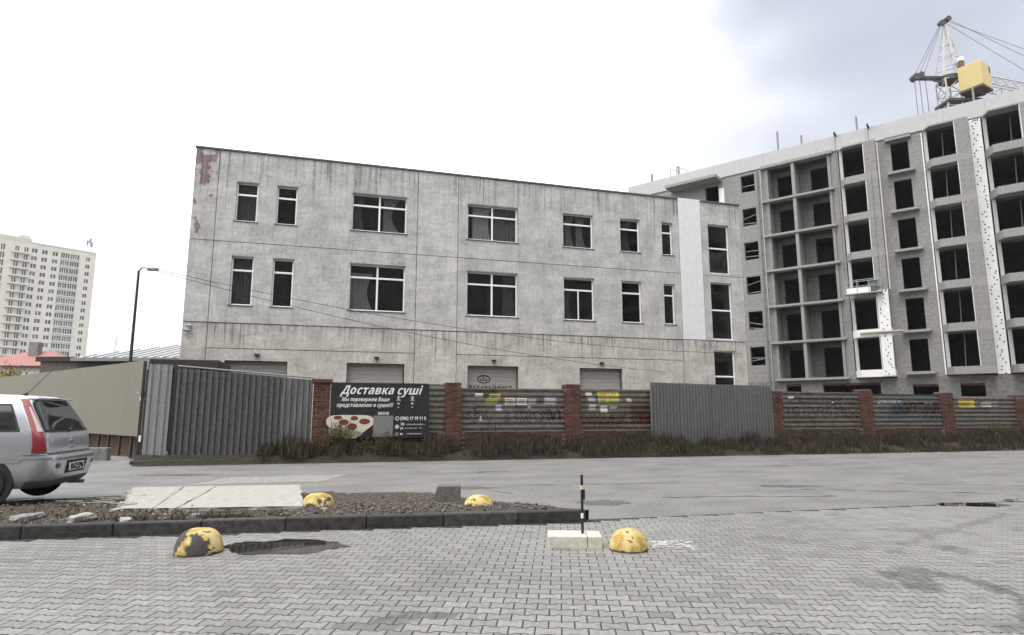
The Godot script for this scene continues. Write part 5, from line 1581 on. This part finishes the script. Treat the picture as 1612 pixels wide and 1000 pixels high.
func make_car():
	var y := 0.11
	var c := thing("parked_car", "silver estate car parked at the left edge, seen from its rear corner", "car", Vector3(-11.24, y, -9.42), 0.2269)
	var paint := mat(Color(0.46, 0.48, 0.52), 0.24, 0.6)
	paint.clearcoat_enabled = true; paint.clearcoat = 0.8; paint.clearcoat_roughness = 0.08
	var mb := MB.new()
	var rings := []
	for k in CAR.size(): rings.append(car_ring(CAR[k][0]))
	var n: int = rings[0].size()
	var nor := func(j: int, i: int) -> Vector3:
		var du: Vector3 = rings[j][posmod(i + 1, n)] - rings[j][posmod(i - 1, n)]
		var dv: Vector3 = rings[mini(j + 1, CAR.size() - 1)][i] - rings[maxi(j - 1, 0)][i]
		return du.cross(dv).normalized()
	for j in CAR.size() - 1:
		for i in n:
			var k := (i + 1) % n
			mb.quadn(rings[j][i], rings[j][k], rings[j + 1][k], rings[j + 1][i], nor.call(j, i), nor.call(j, k), nor.call(j + 1, k), nor.call(j + 1, i))
	var top := Vector3(3.05, 1.632, 0)
	var bot := Vector3(2.1, 0.22, 0)
	for i in n:
		var k := (i + 1) % n
		mb.tris(top, rings[-1][i], rings[-1][k], Vector3.UP, Vector3.UP, Vector3.UP)
		mb.tri(bot, rings[0][k], rings[0][i])
	part(c, "body", mb, paint)
	var gl := mat(Color(0.02, 0.022, 0.025), 0.03); gl.metallic_specular = 0.8
	var rub := mat(Color(0.012, 0.012, 0.013), 0.6)
	# side glass, near and far side
	for q in [[10.2, 13.05, 0.92], [6.6, 9.9, 0.0], [2.6, 6.3, 0.0]]:
		part(c, "window_rim", car_patch(1.055, 1.475, q[0] - 0.18, q[0] - 0.2, q[1] + 0.28, q[1] + 0.05, 0.005), rub)
		part(c, "side_window", car_patch(1.085, 1.445, q[0], q[0], q[1], q[1] - 0.1, 0.010), gl)
	for q in [[40.9, 43.6], [44.0, 47.4], [47.7, 51.3]]:
		part(c, "side_window", car_patch(1.07, 1.46, q[0], q[0], q[1], q[1], 0.006), gl)
	part(c, "windscreen", car_patch(1.06, 1.50, 60.6, 60.6, 68.4, 68.4, 0.006), gl)
	# rear screen and tailgate
	part(c, "rear_window_rim", car_patch(1.04, 1.545, 19.0, 18.4, 33.0, 33.6, 0.005, 8, 16), rub)
	part(c, "rear_window", car_patch(1.07, 1.515, 19.6, 19.0, 32.4, 33.0, 0.012, 8, 16), gl)
	mb = MB.new(); mb.box(Vector3(3.66, 1.535, -0.56), Vector3(3.875, 1.578, 0.56), 0.018); part(c, "spoiler", mb, paint)
	mb = MB.new(); mb.box(Vector3(3.872, 1.548, -0.16), Vector3(3.882, 1.565, 0.16)); part(c, "brake_light", mb, mat(Color(0.2, 0.01, 0.01), 0.3))
	for q in [[0.715, 0.735, 19.2, 33.0]]:
		part(c, "tailgate_gap", car_patch(q[0], q[1], q[2], q[2], q[3], q[3], 0.003, 2, 16), rub)
	part(c, "tailgate_gap", car_patch(0.73, 1.05, 19.15, 19.0, 19.3, 19.15, 0.004, 6, 1), rub)
	part(c, "tailgate_gap", car_patch(0.73, 1.05, 33.0, 33.2, 33.15, 33.35, 0.004, 6, 1), rub)
	part(c, "door_gap", car_patch(0.40, 1.05, 9.95, 10.0, 10.05, 10.1, 0.004, 6, 1), rub)
	part(c, "bumper_gap", car_patch(0.70, 0.712, 13.6, 13.6, 38.0, 38.0, 0.004, 1, 22), rub)
	var lamp := mat(Color(0.22, 0.008, 0.012), 0.12); lamp.clearcoat_enabled = true
	var lampc := mat(Color(0.55, 0.40, 0.40), 0.12); lampc.clearcoat_enabled = true
	for q in [[14.6, 15.0, 18.9, 17.6], [37.4, 37.0, 33.3, 34.6]]:
		var l := part(c, "tail_light", car_patch(0.74, 1.54, q[0], q[1], q[2], q[3], 0.014, 14, 8) if q[0] < 20 else car_patch(0.74, 1.54, q[2], q[3], q[0], q[1], 0.014, 14, 8), lamp)
		part(l, "clear_lens", car_patch(1.05, 1.42, 16.6, 16.6, 18.3, 17.2, 0.018, 8, 4) if q[0] < 20 else car_patch(1.05, 1.42, 33.9, 35.0, 35.6, 35.6, 0.018, 8, 4), lampc)
	mb = MB.new(); mb.tube(Vector3(4.105, 1.07, 0.0), Vector3(4.03, 1.16, -0.34), 0.012, 0.008, 6); mb.tube(Vector3(4.10, 1.06, 0.0), Vector3(4.14, 1.06, 0.0), 0.03, 0.02, 8); part(c, "rear_wiper", mb, rub)
	part(c, "side_moulding", car_patch(0.60, 0.65, 10.2, 10.2, 13.4, 13.4, 0.008, 2, 8), paint)
	# bumper strip, reflectors, plate
	part(c, "bumper_step", car_patch(0.655, 0.70, 12.5, 12.5, 39.0, 39.0, 0.012, 2, 26), paint)
	for q in [[20.6, 22.2], [30.0, 31.6]]: part(c, "reflector", car_patch(0.50, 0.57, q[0], q[0], q[1], q[1], 0.008, 2, 4), mat(Color(0.10, 0.008, 0.01), 0.25))
	part(c, "plate_recess", car_patch(0.40, 0.60, 23.6, 23.6, 28.6, 28.6, 0.004, 2, 4), rub)
	mb = MB.new(); mb.box(Vector3(4.252, 0.435, -0.26), Vector3(4.266, 0.555, 0.26), 0.004)
	var pl := part(c, "number_plate", mb, M.white)
	var tx := part(pl, "lettering", text_mesh("ВН4252РМ", 0.095, 0.0, true, false, 0.44), M.black)
	tx.position = Vector3(4.268, 0.495, 0.22); tx.rotation.y = PI / 2
	mb = MB.new(); mb.box(Vector3(4.13, 0.875, -0.045), Vector3(4.17, 0.92, 0.045), 0.01); mb.box(Vector3(4.13, 0.92, -0.02), Vector3(4.165, 0.96, 0.02), 0.01); part(c, "emblem", mb, M.galv)
	mb = MB.new(); mb.box(Vector3(4.14, 0.785, -0.09), Vector3(4.175, 0.82, 0.09), 0.01); part(c, "tailgate_handle", mb, paint)
	part(c, "lower_valance", car_patch(0.225, 0.33, 14.0, 14.0, 37.6, 37.6, 0.004, 3, 22), mat(Color(0.10, 0.10, 0.105), 0.7))
	mb = MB.new(); mb.tube(Vector3(4.0, 0.21, -0.40), Vector3(4.24, 0.21, -0.40), 0.03, 0.03, 8); part(c, "exhaust_pipe", mb, M.galv)
	for q in [[54.5, 59.5], [69.2, 73.5]]:
		part(c, "headlight", car_patch(0.66, 0.80, q[0], q[0] + 0.3, q[1], q[1] - 0.3, 0.006, 4, 6), lampc)
	part(c, "grille", car_patch(0.62, 0.74, 61.5, 61.5, 67.5, 67.5, 0.005, 2, 6), rub)
	part(c, "lower_intake", car_patch(0.30, 0.42, 60.5, 60.5, 68.5, 68.5, 0.005, 2, 6), rub)
	# filler flap
	mb = MB.new()
	var fc := Vector3(3.12, 0.86, 0.852)
	for i in 24:
		var a0 := TAU * i / 24; var a1 := TAU * (i + 1) / 24
		mb.quad(fc + Vector3(cos(a0), sin(a0), 0) * 0.085, fc + Vector3(cos(a0), sin(a0), 0) * 0.092, fc + Vector3(cos(a1), sin(a1), 0) * 0.092, fc + Vector3(cos(a1), sin(a1), 0) * 0.085)
	part(c, "filler_flap", mb, rub)
	mb = MB.new(); mb.tube(Vector3(3.50, 1.60, 0.25), Vector3(3.56, 1.64, 0.25), 0.03, 0.02, 6); mb.tube(Vector3(3.56, 1.64, 0.25), Vector3(3.86, 2.0, 0.25), 0.006, 0.004, 5); part(c, "aerial", mb, rub)
	var tyre := mat(Color(0.018, 0.018, 0.018), 0.9)
	for q in [[0.82, 1], [0.82, -1], [3.40, 1], [3.40, -1]]:
		var x: float = q[0]; var s: float = q[1]
		mb = MB.new(); mb.tube(Vector3(x, 0.31, s * 0.80), Vector3(x, 0.31, s * 0.853), 0.375, 0.375, 28); part(c, "wheel_arch", mb, rub)
		mb = MB.new(); mb.tube(Vector3(x, 0.295, s * 0.66), Vector3(x, 0.295, s * 0.858), 0.305, 0.295, 28); mb.tube(Vector3(x, 0.295, s * 0.858), Vector3(x, 0.295, s * 0.868), 0.295, 0.27, 28)
		var w := part(c, "wheel", mb, tyre)
		mb = MB.new(); mb.tube(Vector3(x, 0.295, s * 0.855), Vector3(x, 0.295, s * 0.872), 0.205, 0.195, 24)
		for k in 7:
			var a := TAU * k / 7
			mb.tube(Vector3(x, 0.295, s * 0.874), Vector3(x + cos(a) * 0.19, 0.295 + sin(a) * 0.19, s * 0.874), 0.018, 0.014, 5)
		part(w, "rim", mb, M.galv)

# ---------------------------------------------------------------- things on the ground
func dome(label: String, x: float, y: float, d: float, r: float, h: float, sd: int, worn: float, blots: Array):
	var t := thing("yellow_bollard_dome", label, "bollard", W3(x, y, d), 0.0, "yellow half-round concrete bollards")
	var nz := fbm(sd, 5.0, 4); var nf := fbm(sd + 3, 22.0, 3)
	var mb := MB.new()
	var K := 64; var R := 30
	var pt := func(i: int, j: int) -> Vector3:
		var a := TAU * i / K; var e := PI / 2 * j / R
		var k := pow(cos(e), 0.62) * r
		var p := Vector3(cos(a) * k, sin(e) * h, sin(a) * k)
		return p * (1.0 + 0.02 * nz.get_noise_3dv(p * 0.8) + 0.006 * nf.get_noise_3dv(p))
	var col := func(p: Vector3) -> Color:
		var k := nz.get_noise_3dv(p) + 0.35 * nf.get_noise_3dv(p)
		var c := Color(0.47, 0.36, 0.125) * (1.0 + 0.25 * nf.get_noise_3dv(p * 0.6) + 0.2 * nz.get_noise_3dv(p * 2.0))
		if k > 0.12: c = c.lerp(Color(0.56, 0.49, 0.27), 0.6)
		if k < -0.20: c = c.lerp(Color(0.26, 0.15, 0.04), 0.55)
		if k > worn: c = Color(0.09, 0.07, 0.05) * (1.0 + 0.5 * nf.get_noise_3dv(p * 2.0))
		for b in blots:
			if p.distance_to(b[0]) + 0.10 * nz.get_noise_3dv(p * 2.0) < b[1]: c = Color(0.06, 0.055, 0.05) * (1.0 + 0.6 * nf.get_noise_3dv(p * 2.0))
		if p.y < 0.02 + 0.02 * nf.get_noise_3dv(p): c = Color(0.05, 0.04, 0.03)
		return c
	for i in K:
		for j in R:
			var a: Vector3 = pt.call(i, j); var b: Vector3 = pt.call(i + 1, j); var c: Vector3 = pt.call(i + 1, j + 1); var e: Vector3 = pt.call(i, j + 1)
			var P := [a, b, c, e]
			for f in [[0, 1, 2], [0, 2, 3]]:
				for k in f:
					var p: Vector3 = P[k]
					mb.col = col.call(p)
					mb.vert(p, Vector3(p.x / (r * r), p.y / (h * h), p.z / (r * r)).normalized())
	part(t, "body", mb, M.vcol)

func chunk(called: String, label: String, cat: String, at: Vector3, size: Vector3, turn: float, sd: int, m: Material, group := ""):
	var t := thing(called, label, cat, at, turn, group)
	part(t, "body", rock(size, sd), m)

func rock(size: Vector3, sd: int, K := 12, R := 8) -> MB:
	var g := fbm(sd, 1.1, 3)
	var mb := MB.new()
	var pt := func(i: int, j: int) -> Vector3:
		var a := TAU * (i % K) / K; var e := lerpf(-PI / 2, PI / 2, float(j) / R)
		var d := Vector3(cos(a) * cos(e), sin(e), sin(a) * cos(e))
		var q := Vector3(signf(d.x) * pow(absf(d.x), 0.55), signf(d.y) * pow(absf(d.y), 0.55), signf(d.z) * pow(absf(d.z), 0.55))
		return q * size * 0.5 * (1.0 + 0.30 * g.get_noise_3dv(d * 1.2)) + Vector3(0, size.y * 0.35, 0)
	for i in K:
		for j in R:
			mb.tri(pt.call(i, j + 1), pt.call(i + 1, j + 1), pt.call(i + 1, j)); mb.tri(pt.call(i, j + 1), pt.call(i + 1, j), pt.call(i, j))
	return mb

func puddle(called: String, label: String, at: Vector2, rx: float, rz: float, sd: int, y: float):
	var n := fbm(sd, 1.1, 4)
	var t := thing(called, label, "puddle", W3(at.x, y, at.y), 0.0, "puddles on the paving")
	var mb := MB.new()
	for i in 72:
		var P := []
		for k in [i, i + 1]:
			var a: float = TAU * (k % 72) / 72.0
			var q: float = 1.0 + 0.42 * n.get_noise_2d(cos(a) * 1.3, sin(a) * 1.3)
			P.append(Vector3(cos(a) * rx * q, 0, sin(a) * rz * q))
		mb.tri(Vector3.ZERO, P[1], P[0])
	part(t, "water", mb, M.water)

func make_street_things():
	dome("yellow dome bollard on the paving left, with two big bare black patches", -3.29, 0.0, 6.83, 0.24, 0.245, 501, 0.5, [[Vector3(-0.18, 0.15, 0.12), 0.13], [Vector3(0.10, 0.10, 0.21), 0.12]])
	dome("yellow dome bollard beside the cracked concrete slab, with one dark hole low down", -2.82, 0.06, 9.36, 0.235, 0.235, 507, 0.42, [[Vector3(-0.04, 0.07, 0.22), 0.075], [Vector3(0.20, 0.17, 0.08), 0.05], [Vector3(0.05, 0.13, 0.2), 0.035]])
	dome("yellow dome bollard beside the grey cube on the earth island", -0.49, 0.05, 9.45, 0.22, 0.205, 513, 0.40, [])
	dome("yellow dome bollard beside the pale post base, rusty brown below", 1.25, 0.0, 6.97, 0.205, 0.215, 519, 0.44, [])
	dome("yellow dome bollard half hidden behind the rear of the silver car", -12.72, 0.0, 18.6, 0.26, 0.27, 525, 0.35, [])
	# white and black post in its cast base
	var p := thing("marker_post", "short black and white marker post set in a pale rectangular stone base", "post", W3(0.70, 0, 7.22), -0.04)
	var mb := MB.new(); mb.box(Vector3(-0.30, -0.02, -0.16), Vector3(0.125, 0.125, 0.19), 0.008); var bs := part(p, "base", mb, gm(160, 0.52, 0.12, Color(1.0, 0.955, 0.87), 0.6, 0.85, 0.3))
	mb = MB.new(); mb.box(Vector3(0.130, -0.02, -0.16), Vector3(0.285, 0.124, 0.19), 0.008); part(bs, "base_end", mb, gm(161, 0.49, 0.12, Color(1.0, 0.95, 0.86), 0.6, 0.85, 0.3))
	var yel := mat(Color(0.62, 0.56, 0.22), 0.6)
	var bands := [[0.125, 0.29, M.black], [0.29, 0.345, M.white], [0.345, 0.60, M.black], [0.60, 0.645, yel], [0.645, 0.76, M.black]]
	for q in bands:
		mb = MB.new(); mb.tube(Vector3(0.085, q[0], 0.02), Vector3(0.085, q[1], 0.02), 0.0155, 0.0155, 10); part(p, "pole_band", mb, q[2])
	mb = MB.new(); mb.box(Vector3(0.10, 0.49, 0.0), Vector3(0.118, 0.60, 0.04), 0.004); part(p, "clamp", mb, M.black)
	# grey cube with a chamfered corner
	var k := thing("concrete_cube", "grey concrete cube with a cut corner standing on the earth island", "block", W3(-0.98, 0.06, 9.85), 0.1)
	mb = MB.new()
	var f := [Vector2(-0.19, 0.0), Vector2(0.19, 0.0), Vector2(0.19, 0.29), Vector2(-0.155, 0.29), Vector2(-0.19, 0.20)]
	for i in 5:
		var a: Vector2 = f[i]; var b: Vector2 = f[(i + 1) % 5]
		mb.quad(Vector3(b.x, b.y, 0.17), Vector3(a.x, a.y, 0.17), Vector3(a.x, a.y, -0.17), Vector3(b.x, b.y, -0.17))
	for i in range(1, 4):
		mb.tri(Vector3(f[0].x, f[0].y, 0.17), Vector3(f[i].x, f[i].y, 0.17), Vector3(f[i + 1].x, f[i + 1].y, 0.17))
		mb.tri(Vector3(f[0].x, f[0].y, -0.17), Vector3(f[i + 1].x, f[i + 1].y, -0.17), Vector3(f[i].x, f[i].y, -0.17))
	part(k, "body", mb, gm(162, 0.12, 0.3, Color(1, 0.96, 0.92), 0.5, 0.9, 0.4))
	# cracked pale slab in three pieces
	var s := thing("broken_concrete_slab", "pale broken concrete slab lying flat on the earth island", "slab", Vector3.ZERO)
	var sm := gm(163, 0.33, 0.12, Color(1.0, 0.97, 0.90), 1.1, 0.85, 0.4)
	for piece in [[Vector2(-5.27, 8.66), Vector2(-4.87, 8.70), Vector2(-5.75, 11.22), Vector2(-6.56, 11.10)], [Vector2(-4.85, 8.70), Vector2(-4.56, 8.73), Vector2(-5.22, 11.30), Vector2(-5.73, 11.22)], [Vector2(-4.53, 8.73), Vector2(-2.88, 8.90), Vector2(-3.80, 11.48), Vector2(-5.19, 11.30)]]:
		mb = MB.new()
		# finely broken edge
		var P := []
		for i in 4:
			var a: Vector2 = piece[i]; var b: Vector2 = piece[(i + 1) % 4]
			for e in 8:
				var q := a.lerp(b, e / 8.0) + (Vector2(rng.randf_range(-0.02, 0.02), rng.randf_range(-0.02, 0.02)) if e > 0 else Vector2.ZERO)
				P.append(Vector2(q.x, -q.y))
		mb.prism(P, 0.05, 0.175)
		part(s, "slab_piece", mb, sm)
	# rubble on the island
	var lab := [["flat pale rubble chunk on the kerb edge, largest of its row", -5.28, 7.93, 0.34, 0.12, 0.16], ["small flat pale rubble chunk on the kerb edge right of the largest", -4.75, 7.93, 0.26, 0.07, 0.12], ["grey rubble lump at the far left behind the kerb", -6.05, 8.05, 0.36, 0.10, 0.2], ["white broken chunk among twigs in front of the car", -5.85, 10.0, 0.30, 0.15, 0.2], ["pale stone against the corner of the broken slab", -5.42, 9.05, 0.24, 0.11, 0.18], ["low pale chip on the soil before the broken slab", -5.36, 8.72, 0.14, 0.06, 0.1], ["heap lump of pale mortar behind the broken slab corner", -6.15, 10.6, 0.5, 0.18, 0.3], ["small grey stone in front of the broken slab near the kerb", -4.05, 8.25, 0.16, 0.07, 0.1], ["small dark stone under the bollard beside the slab", -2.55, 8.78, 0.12, 0.06, 0.09]]
	for i in lab.size():
		var q: Array = lab[i]
		var yy := island_y(q[1], q[2])
		chunk("rubble_chunk", q[0], "rubble", W3(q[1], yy - 0.01, q[2]), Vector3(q[3], q[4], q[5]), rng.randf() * 3.0, 540 + i, sm if i != 2 and i < 7 else M.gravel, "pieces of rubble on the earth island")
	# twigs
	var tw := thing("twig_heap", "pale dry twigs lying on the soil in front of the car", "twigs", W3(-5.95, island_y(-5.95, 9.7) + 0.005, 9.7))
	for i in 14:
		mb = MB.new()
		var a := Vector3(rng.randf_range(-0.5, 0.5), rng.randf_range(0.015, 0.04), rng.randf_range(-0.5, 0.5)); var an := rng.randf() * TAU
		var b := a + Vector3(cos(an), rng.randf_range(-0.02, 0.1), sin(an)) * rng.randf_range(0.2, 0.6)
		mb.tube(a, b, 0.012, 0.006, 5); part(tw, "twig", mb, M.concrete_b)
	# loose gravel and crumbs of earth
	var gr := MB.new()
	var shapes := []
	for i in 1500:
		var x := rng.randf_range(-7.5, 0.6)
		var kx := lerp_line([KA, KB], x) + 0.2
		var d := kx + absf(rng.randfn()) * 0.9 + 0.02
		if x < -5.0: d = kx + rng.randf() * 3.2
		if d > lerp_line([Vector2(-17, 9.6), Vector2(-8.5, 11.5), Vector2(-4.1, 12.4), Vector2(-1.6, 12.2), Vector2(0.3, 10.3), Vector2(1.06, 8.9)], x): continue
		var r := rng.randf_range(0.008, 0.03) * (1.6 if rng.randf() < 0.06 else 1.0)
		var v := rng.randf_range(0.04, 0.17) * (1.9 if rng.randf() < 0.07 else 1.0)
		gr.col = Color(v, v * 0.93, v * 0.84)
		var c := W3(x, island_y(x, d) + r * 0.3 + 0.01, d)
		var o := [Vector3(r, 0, 0), Vector3(0, 0, r * 0.8), Vector3(-r, 0, 0), Vector3(0, 0, -r * 0.9)]
		var u := Vector3(rng.randf_range(-r, r) * 0.4, r * rng.randf_range(0.5, 1.0), 0); var rot := rng.randf() * TAU
		for k2 in 4:
			var A: Vector3 = c + (o[k2] as Vector3).rotated(Vector3.UP, rot); var B: Vector3 = c + (o[(k2 + 1) % 4] as Vector3).rotated(Vector3.UP, rot)
			gr.tri(B, A, c + u); gr.tri(A, B, c - u * 0.8)
	var go := part(self, "gravel", gr, M.vcol)
	tag(go, "loose gravel and crumbs strewn over the earth island", "gravel", "", "stuff")
	puddle("puddle", "puddle on the paving behind the black patched bollard, mirroring the building", Vector2(-2.50, 7.12), 0.66, 0.36, 601, 0.006)
	puddle("puddle", "long dark puddle at the right where paving meets asphalt", Vector2(7.35, 10.25), 0.55, 0.22, 603, 0.006)
	puddle("puddle", "puddle cut by the right edge of the photo beside the asphalt", Vector2(9.0, 10.75), 0.75, 0.25, 605, 0.006)
	# pale dried mortar beside the last bollard
	mb = MB.new()
	for i in 110:
		var x := 1.52 + rng.randf() * 0.5; var d := 7.22 + rng.randfn() * 0.13; var r := rng.randf_range(0.01, 0.035)
		for e in 7: mb.tri(W3(x, 0.006, d), W3(x + cos(TAU * e / 7) * r, 0.0055, d + sin(TAU * e / 7) * r * 0.7), W3(x + cos(TAU * (e + 1) / 7) * r, 0.0055, d + sin(TAU * (e + 1) / 7) * r * 0.7))
	var ms := part(self, "mortar_spill", mb, gm(164, 0.44, 0.1, Color(1, 0.98, 0.93), 0.4))
	tag(ms, "dried pale mortar spill on the paving right of the last bollard", "spill", "", "stuff")

# ---------------------------------------------------------------- weeds
func blade(mb: MB, p: Vector3, h: float, w: float, lean: Vector3):
	var s := Vector3(rng.randfn(), 0, rng.randfn()).normalized() * w
	var m := p + Vector3(0, h * 0.6, 0) + lean * 0.35; var t := p + Vector3(0, h, 0) + lean
	mb.quad(p - s, p + s, m + s * 0.7, m - s * 0.7)
	mb.tri(m - s * 0.7, m + s * 0.7, t)

func make_weeds():
	var mb := MB.new()
	var nz := fbm(700, 0.35, 3)
	var cols := [Color(0.040, 0.031, 0.017), Color(0.026, 0.026, 0.011), Color(0.065, 0.050, 0.029), Color(0.021, 0.026, 0.010), Color(0.036, 0.023, 0.016)]
	for i in 46000:
		var t := rng.randf_range(-3.6, 36.0)
		var z := 0.05 + 2.0 * pow(rng.randf(), 1.5)
		if t < -1.4 and z > 0.9: continue
		var p := fence_at(t, 0.0, z)
		var edge := lerp_line(VERGE, p.x)
		if -p.z < edge + 0.08 + 0.12 * nz.get_noise_1d(t * 4.0): continue
		p.y = lerpf(0.20, -0.02, smoothstep(0.3, 2.4, z))
		var dens := nz.get_noise_2d(t * 2.0, z * 2.0)
		if dens < -0.18: continue
		var c: Color = cols[rng.randi() % 5]
		mb.col = c * rng.randf_range(0.65, 1.35)
		var h := rng.randf_range(0.10, 0.40) * (1.1 + 1.3 * dens) * lerpf(1.12, 0.5, smoothstep(0.2, 1.8, z))
		if rng.randf() < 0.03: h *= 1.8
		blade(mb, p, h, rng.randf_range(0.006, 0.016), Vector3(rng.randfn() * 0.1, 0, rng.randfn() * 0.1))
	var o := part(self, "weeds", mb, M.leaf)
	tag(o, "dry brown and green weeds along the foot of the fence", "weeds", "", "stuff")
	# small tufts on the earth island
	mb = MB.new()
	for i in 2600:
		var x := rng.randf_range(-6.6, -2.8)
		var kx := lerp_line([KA, KB], x) + 0.16
		var d := kx + absf(rng.randfn()) * 0.22
		if x < -5.3: d = kx + rng.randf() * 2.6
		if nz.get_noise_2d(x * 6.0, d * 6.0) < 0.05: continue
		mb.col = cols[rng.randi() % 5] * rng.randf_range(0.6, 1.2)
		blade(mb, W3(x, island_y(x, d), d), rng.randf_range(0.03, 0.09), 0.004, Vector3(rng.randfn() * 0.03, 0, rng.randfn() * 0.03))
	o = part(self, "island_grass", mb, M.leaf)
	tag(o, "short dark grass tufts on the earth island behind the kerb", "grass", "", "stuff")
	bush("shrub", "straggly green and brown shrub in front of the banner beside the gate pillar", fence_at(-1.25, 0.2, 0.25), 0.95, 0.42, 1700, 801, [Color(0.06, 0.07, 0.025), Color(0.10, 0.085, 0.04), Color(0.04, 0.05, 0.02)])
	bush("shrub", "low green shrub at the foot of the fence below the single yellow poster", fence_at(25.6, 0.15, 0.5), 0.85, 0.6, 1700, 802, [Color(0.045, 0.065, 0.025), Color(0.06, 0.075, 0.03), Color(0.03, 0.04, 0.018)])
	bush("shrub", "low dark shrub below the foot of the black banner", fence_at(-0.2, 0.2, 0.35), 0.6, 0.55, 1100, 803, [Color(0.05, 0.055, 0.022), Color(0.09, 0.075, 0.035), Color(0.035, 0.04, 0.018)])

func bush(called: String, label: String, at: Vector3, h: float, r: float, n: int, sd: int, cols: Array):
	var t := thing(called, label, "shrub", at, 0.0, "shrubs along the fence")
	var g := RandomNumberGenerator.new(); g.seed = sd
	var st := MB.new(); var lf := MB.new()
	for k in 16:
		var a := g.randf() * TAU
		var q := Vector3(cos(a) * r * g.randf_range(0.3, 1.0), h * g.randf_range(0.5, 1.0), sin(a) * r * 0.6 * g.randf_range(0.3, 1.0))
		st.tube(Vector3(cos(a) * 0.06, -0.08, sin(a) * 0.06), q, 0.012, 0.005, 5)
		for i in n / 16:
			var p := q * pow(g.randf(), 0.5) + Vector3(g.randfn(), g.randfn(), g.randfn()) * 0.07
			if p.y < 0.0: continue
			leaf_at(lf, p, g.randf_range(0.015, 0.035), g, cols[g.randi() % cols.size()] * g.randf_range(0.7, 1.3))
	part(t, "stems", st, mat(Color(0.05, 0.04, 0.028), 0.95))
	part(t, "leaves", lf, M.leaf)

# ---------------------------------------------------------------- overhead wires
func wire(label: String, a: Vector3, b: Vector3, sag: float):
	var t := thing("overhead_wire", label, "wire", a, 0.0, "overhead wires")
	var pts := []
	for i in 25:
		var f := i / 24.0
		pts.append((b - a) * f - Vector3(0, sag * 4.0 * f * (1.0 - f), 0))
	var mb := MB.new(); mb.sweep(pts, 0.011, 5); part(t, "cable", mb, M.dark_metal)

func make_wires():
	var lp := W3(-14.30, 7.06, 24.0)
	var base := Transform3D(Basis(Vector3.UP, TURN1), W3(-14.4376, 0, 27.0))
	wire("lower thin wire from the street lamp to the grey building wall", lp, base * Vector3(23.7, 3.62, 0.05), 0.55)
	wire("upper thin wire from the street lamp across the grey building", lp + Vector3(0, 0.06, 0), base * Vector3(28.6, 4.75, 0.06), 0.75)

# ---------------------------------------------------------------- unseen blocks, added so the windows mirror dark walls
func make_unseen_blocks():
	apartment_row("unseen_opposite_block", "unseen tall brown apartment block added behind the viewer, mirrored in the grey building's left windows", W3(8.0, 0, -31.0), TURN1 + PI, 46.0)
	apartment_row("unseen_side_block", "unseen tall brown apartment block added beside the viewer on the right, mirrored in the right windows", W3(58.0, 0, -6.0), -PI / 2, 30.0)

func apartment_row(called: String, label: String, at: Vector3, turn: float, half: float):
	var b := thing(called, label, "building", at, turn)
	var wl := gm(170, 0.20, 0.15, Color(1.08, 0.98, 0.88), 3.0)
	var holes := []
	var n := int(half / 2.0)
	for k in 12:
		for i in n:
			var x := -half + 2.0 + i * 4.0
			holes.append([x - 0.9, 1.2 + k * 3.0, x + 0.9, 2.8 + k * 3.0])
	var mb := MB.new(); mb.wall(-half, half, 0.0, 37.5, holes, 0.0, -0.4); part(b, "wall", mb, wl)
	mb = MB.new(); mb.box(Vector3(-half + 0.1, 0.0, -14.0), Vector3(half - 0.1, 37.4, -1.2)); part(b, "core", mb, M.concrete_d)
	for h in holes:
		mb = MB.new(); mb.box(Vector3(h[0], h[1], -0.3), Vector3(h[2], h[3], -0.24)); part(b, "window", mb, M.glass)
	for k in 12:
		for x in [-18.0, -2.0, 14.0]:
			mb = MB.new(); mb.box(Vector3(x - 1.6, 0.2 + k * 3.0, 0.001), Vector3(x + 1.6, 1.3 + k * 3.0, 1.2)); part(b, "balcony", mb, M.concrete_b)
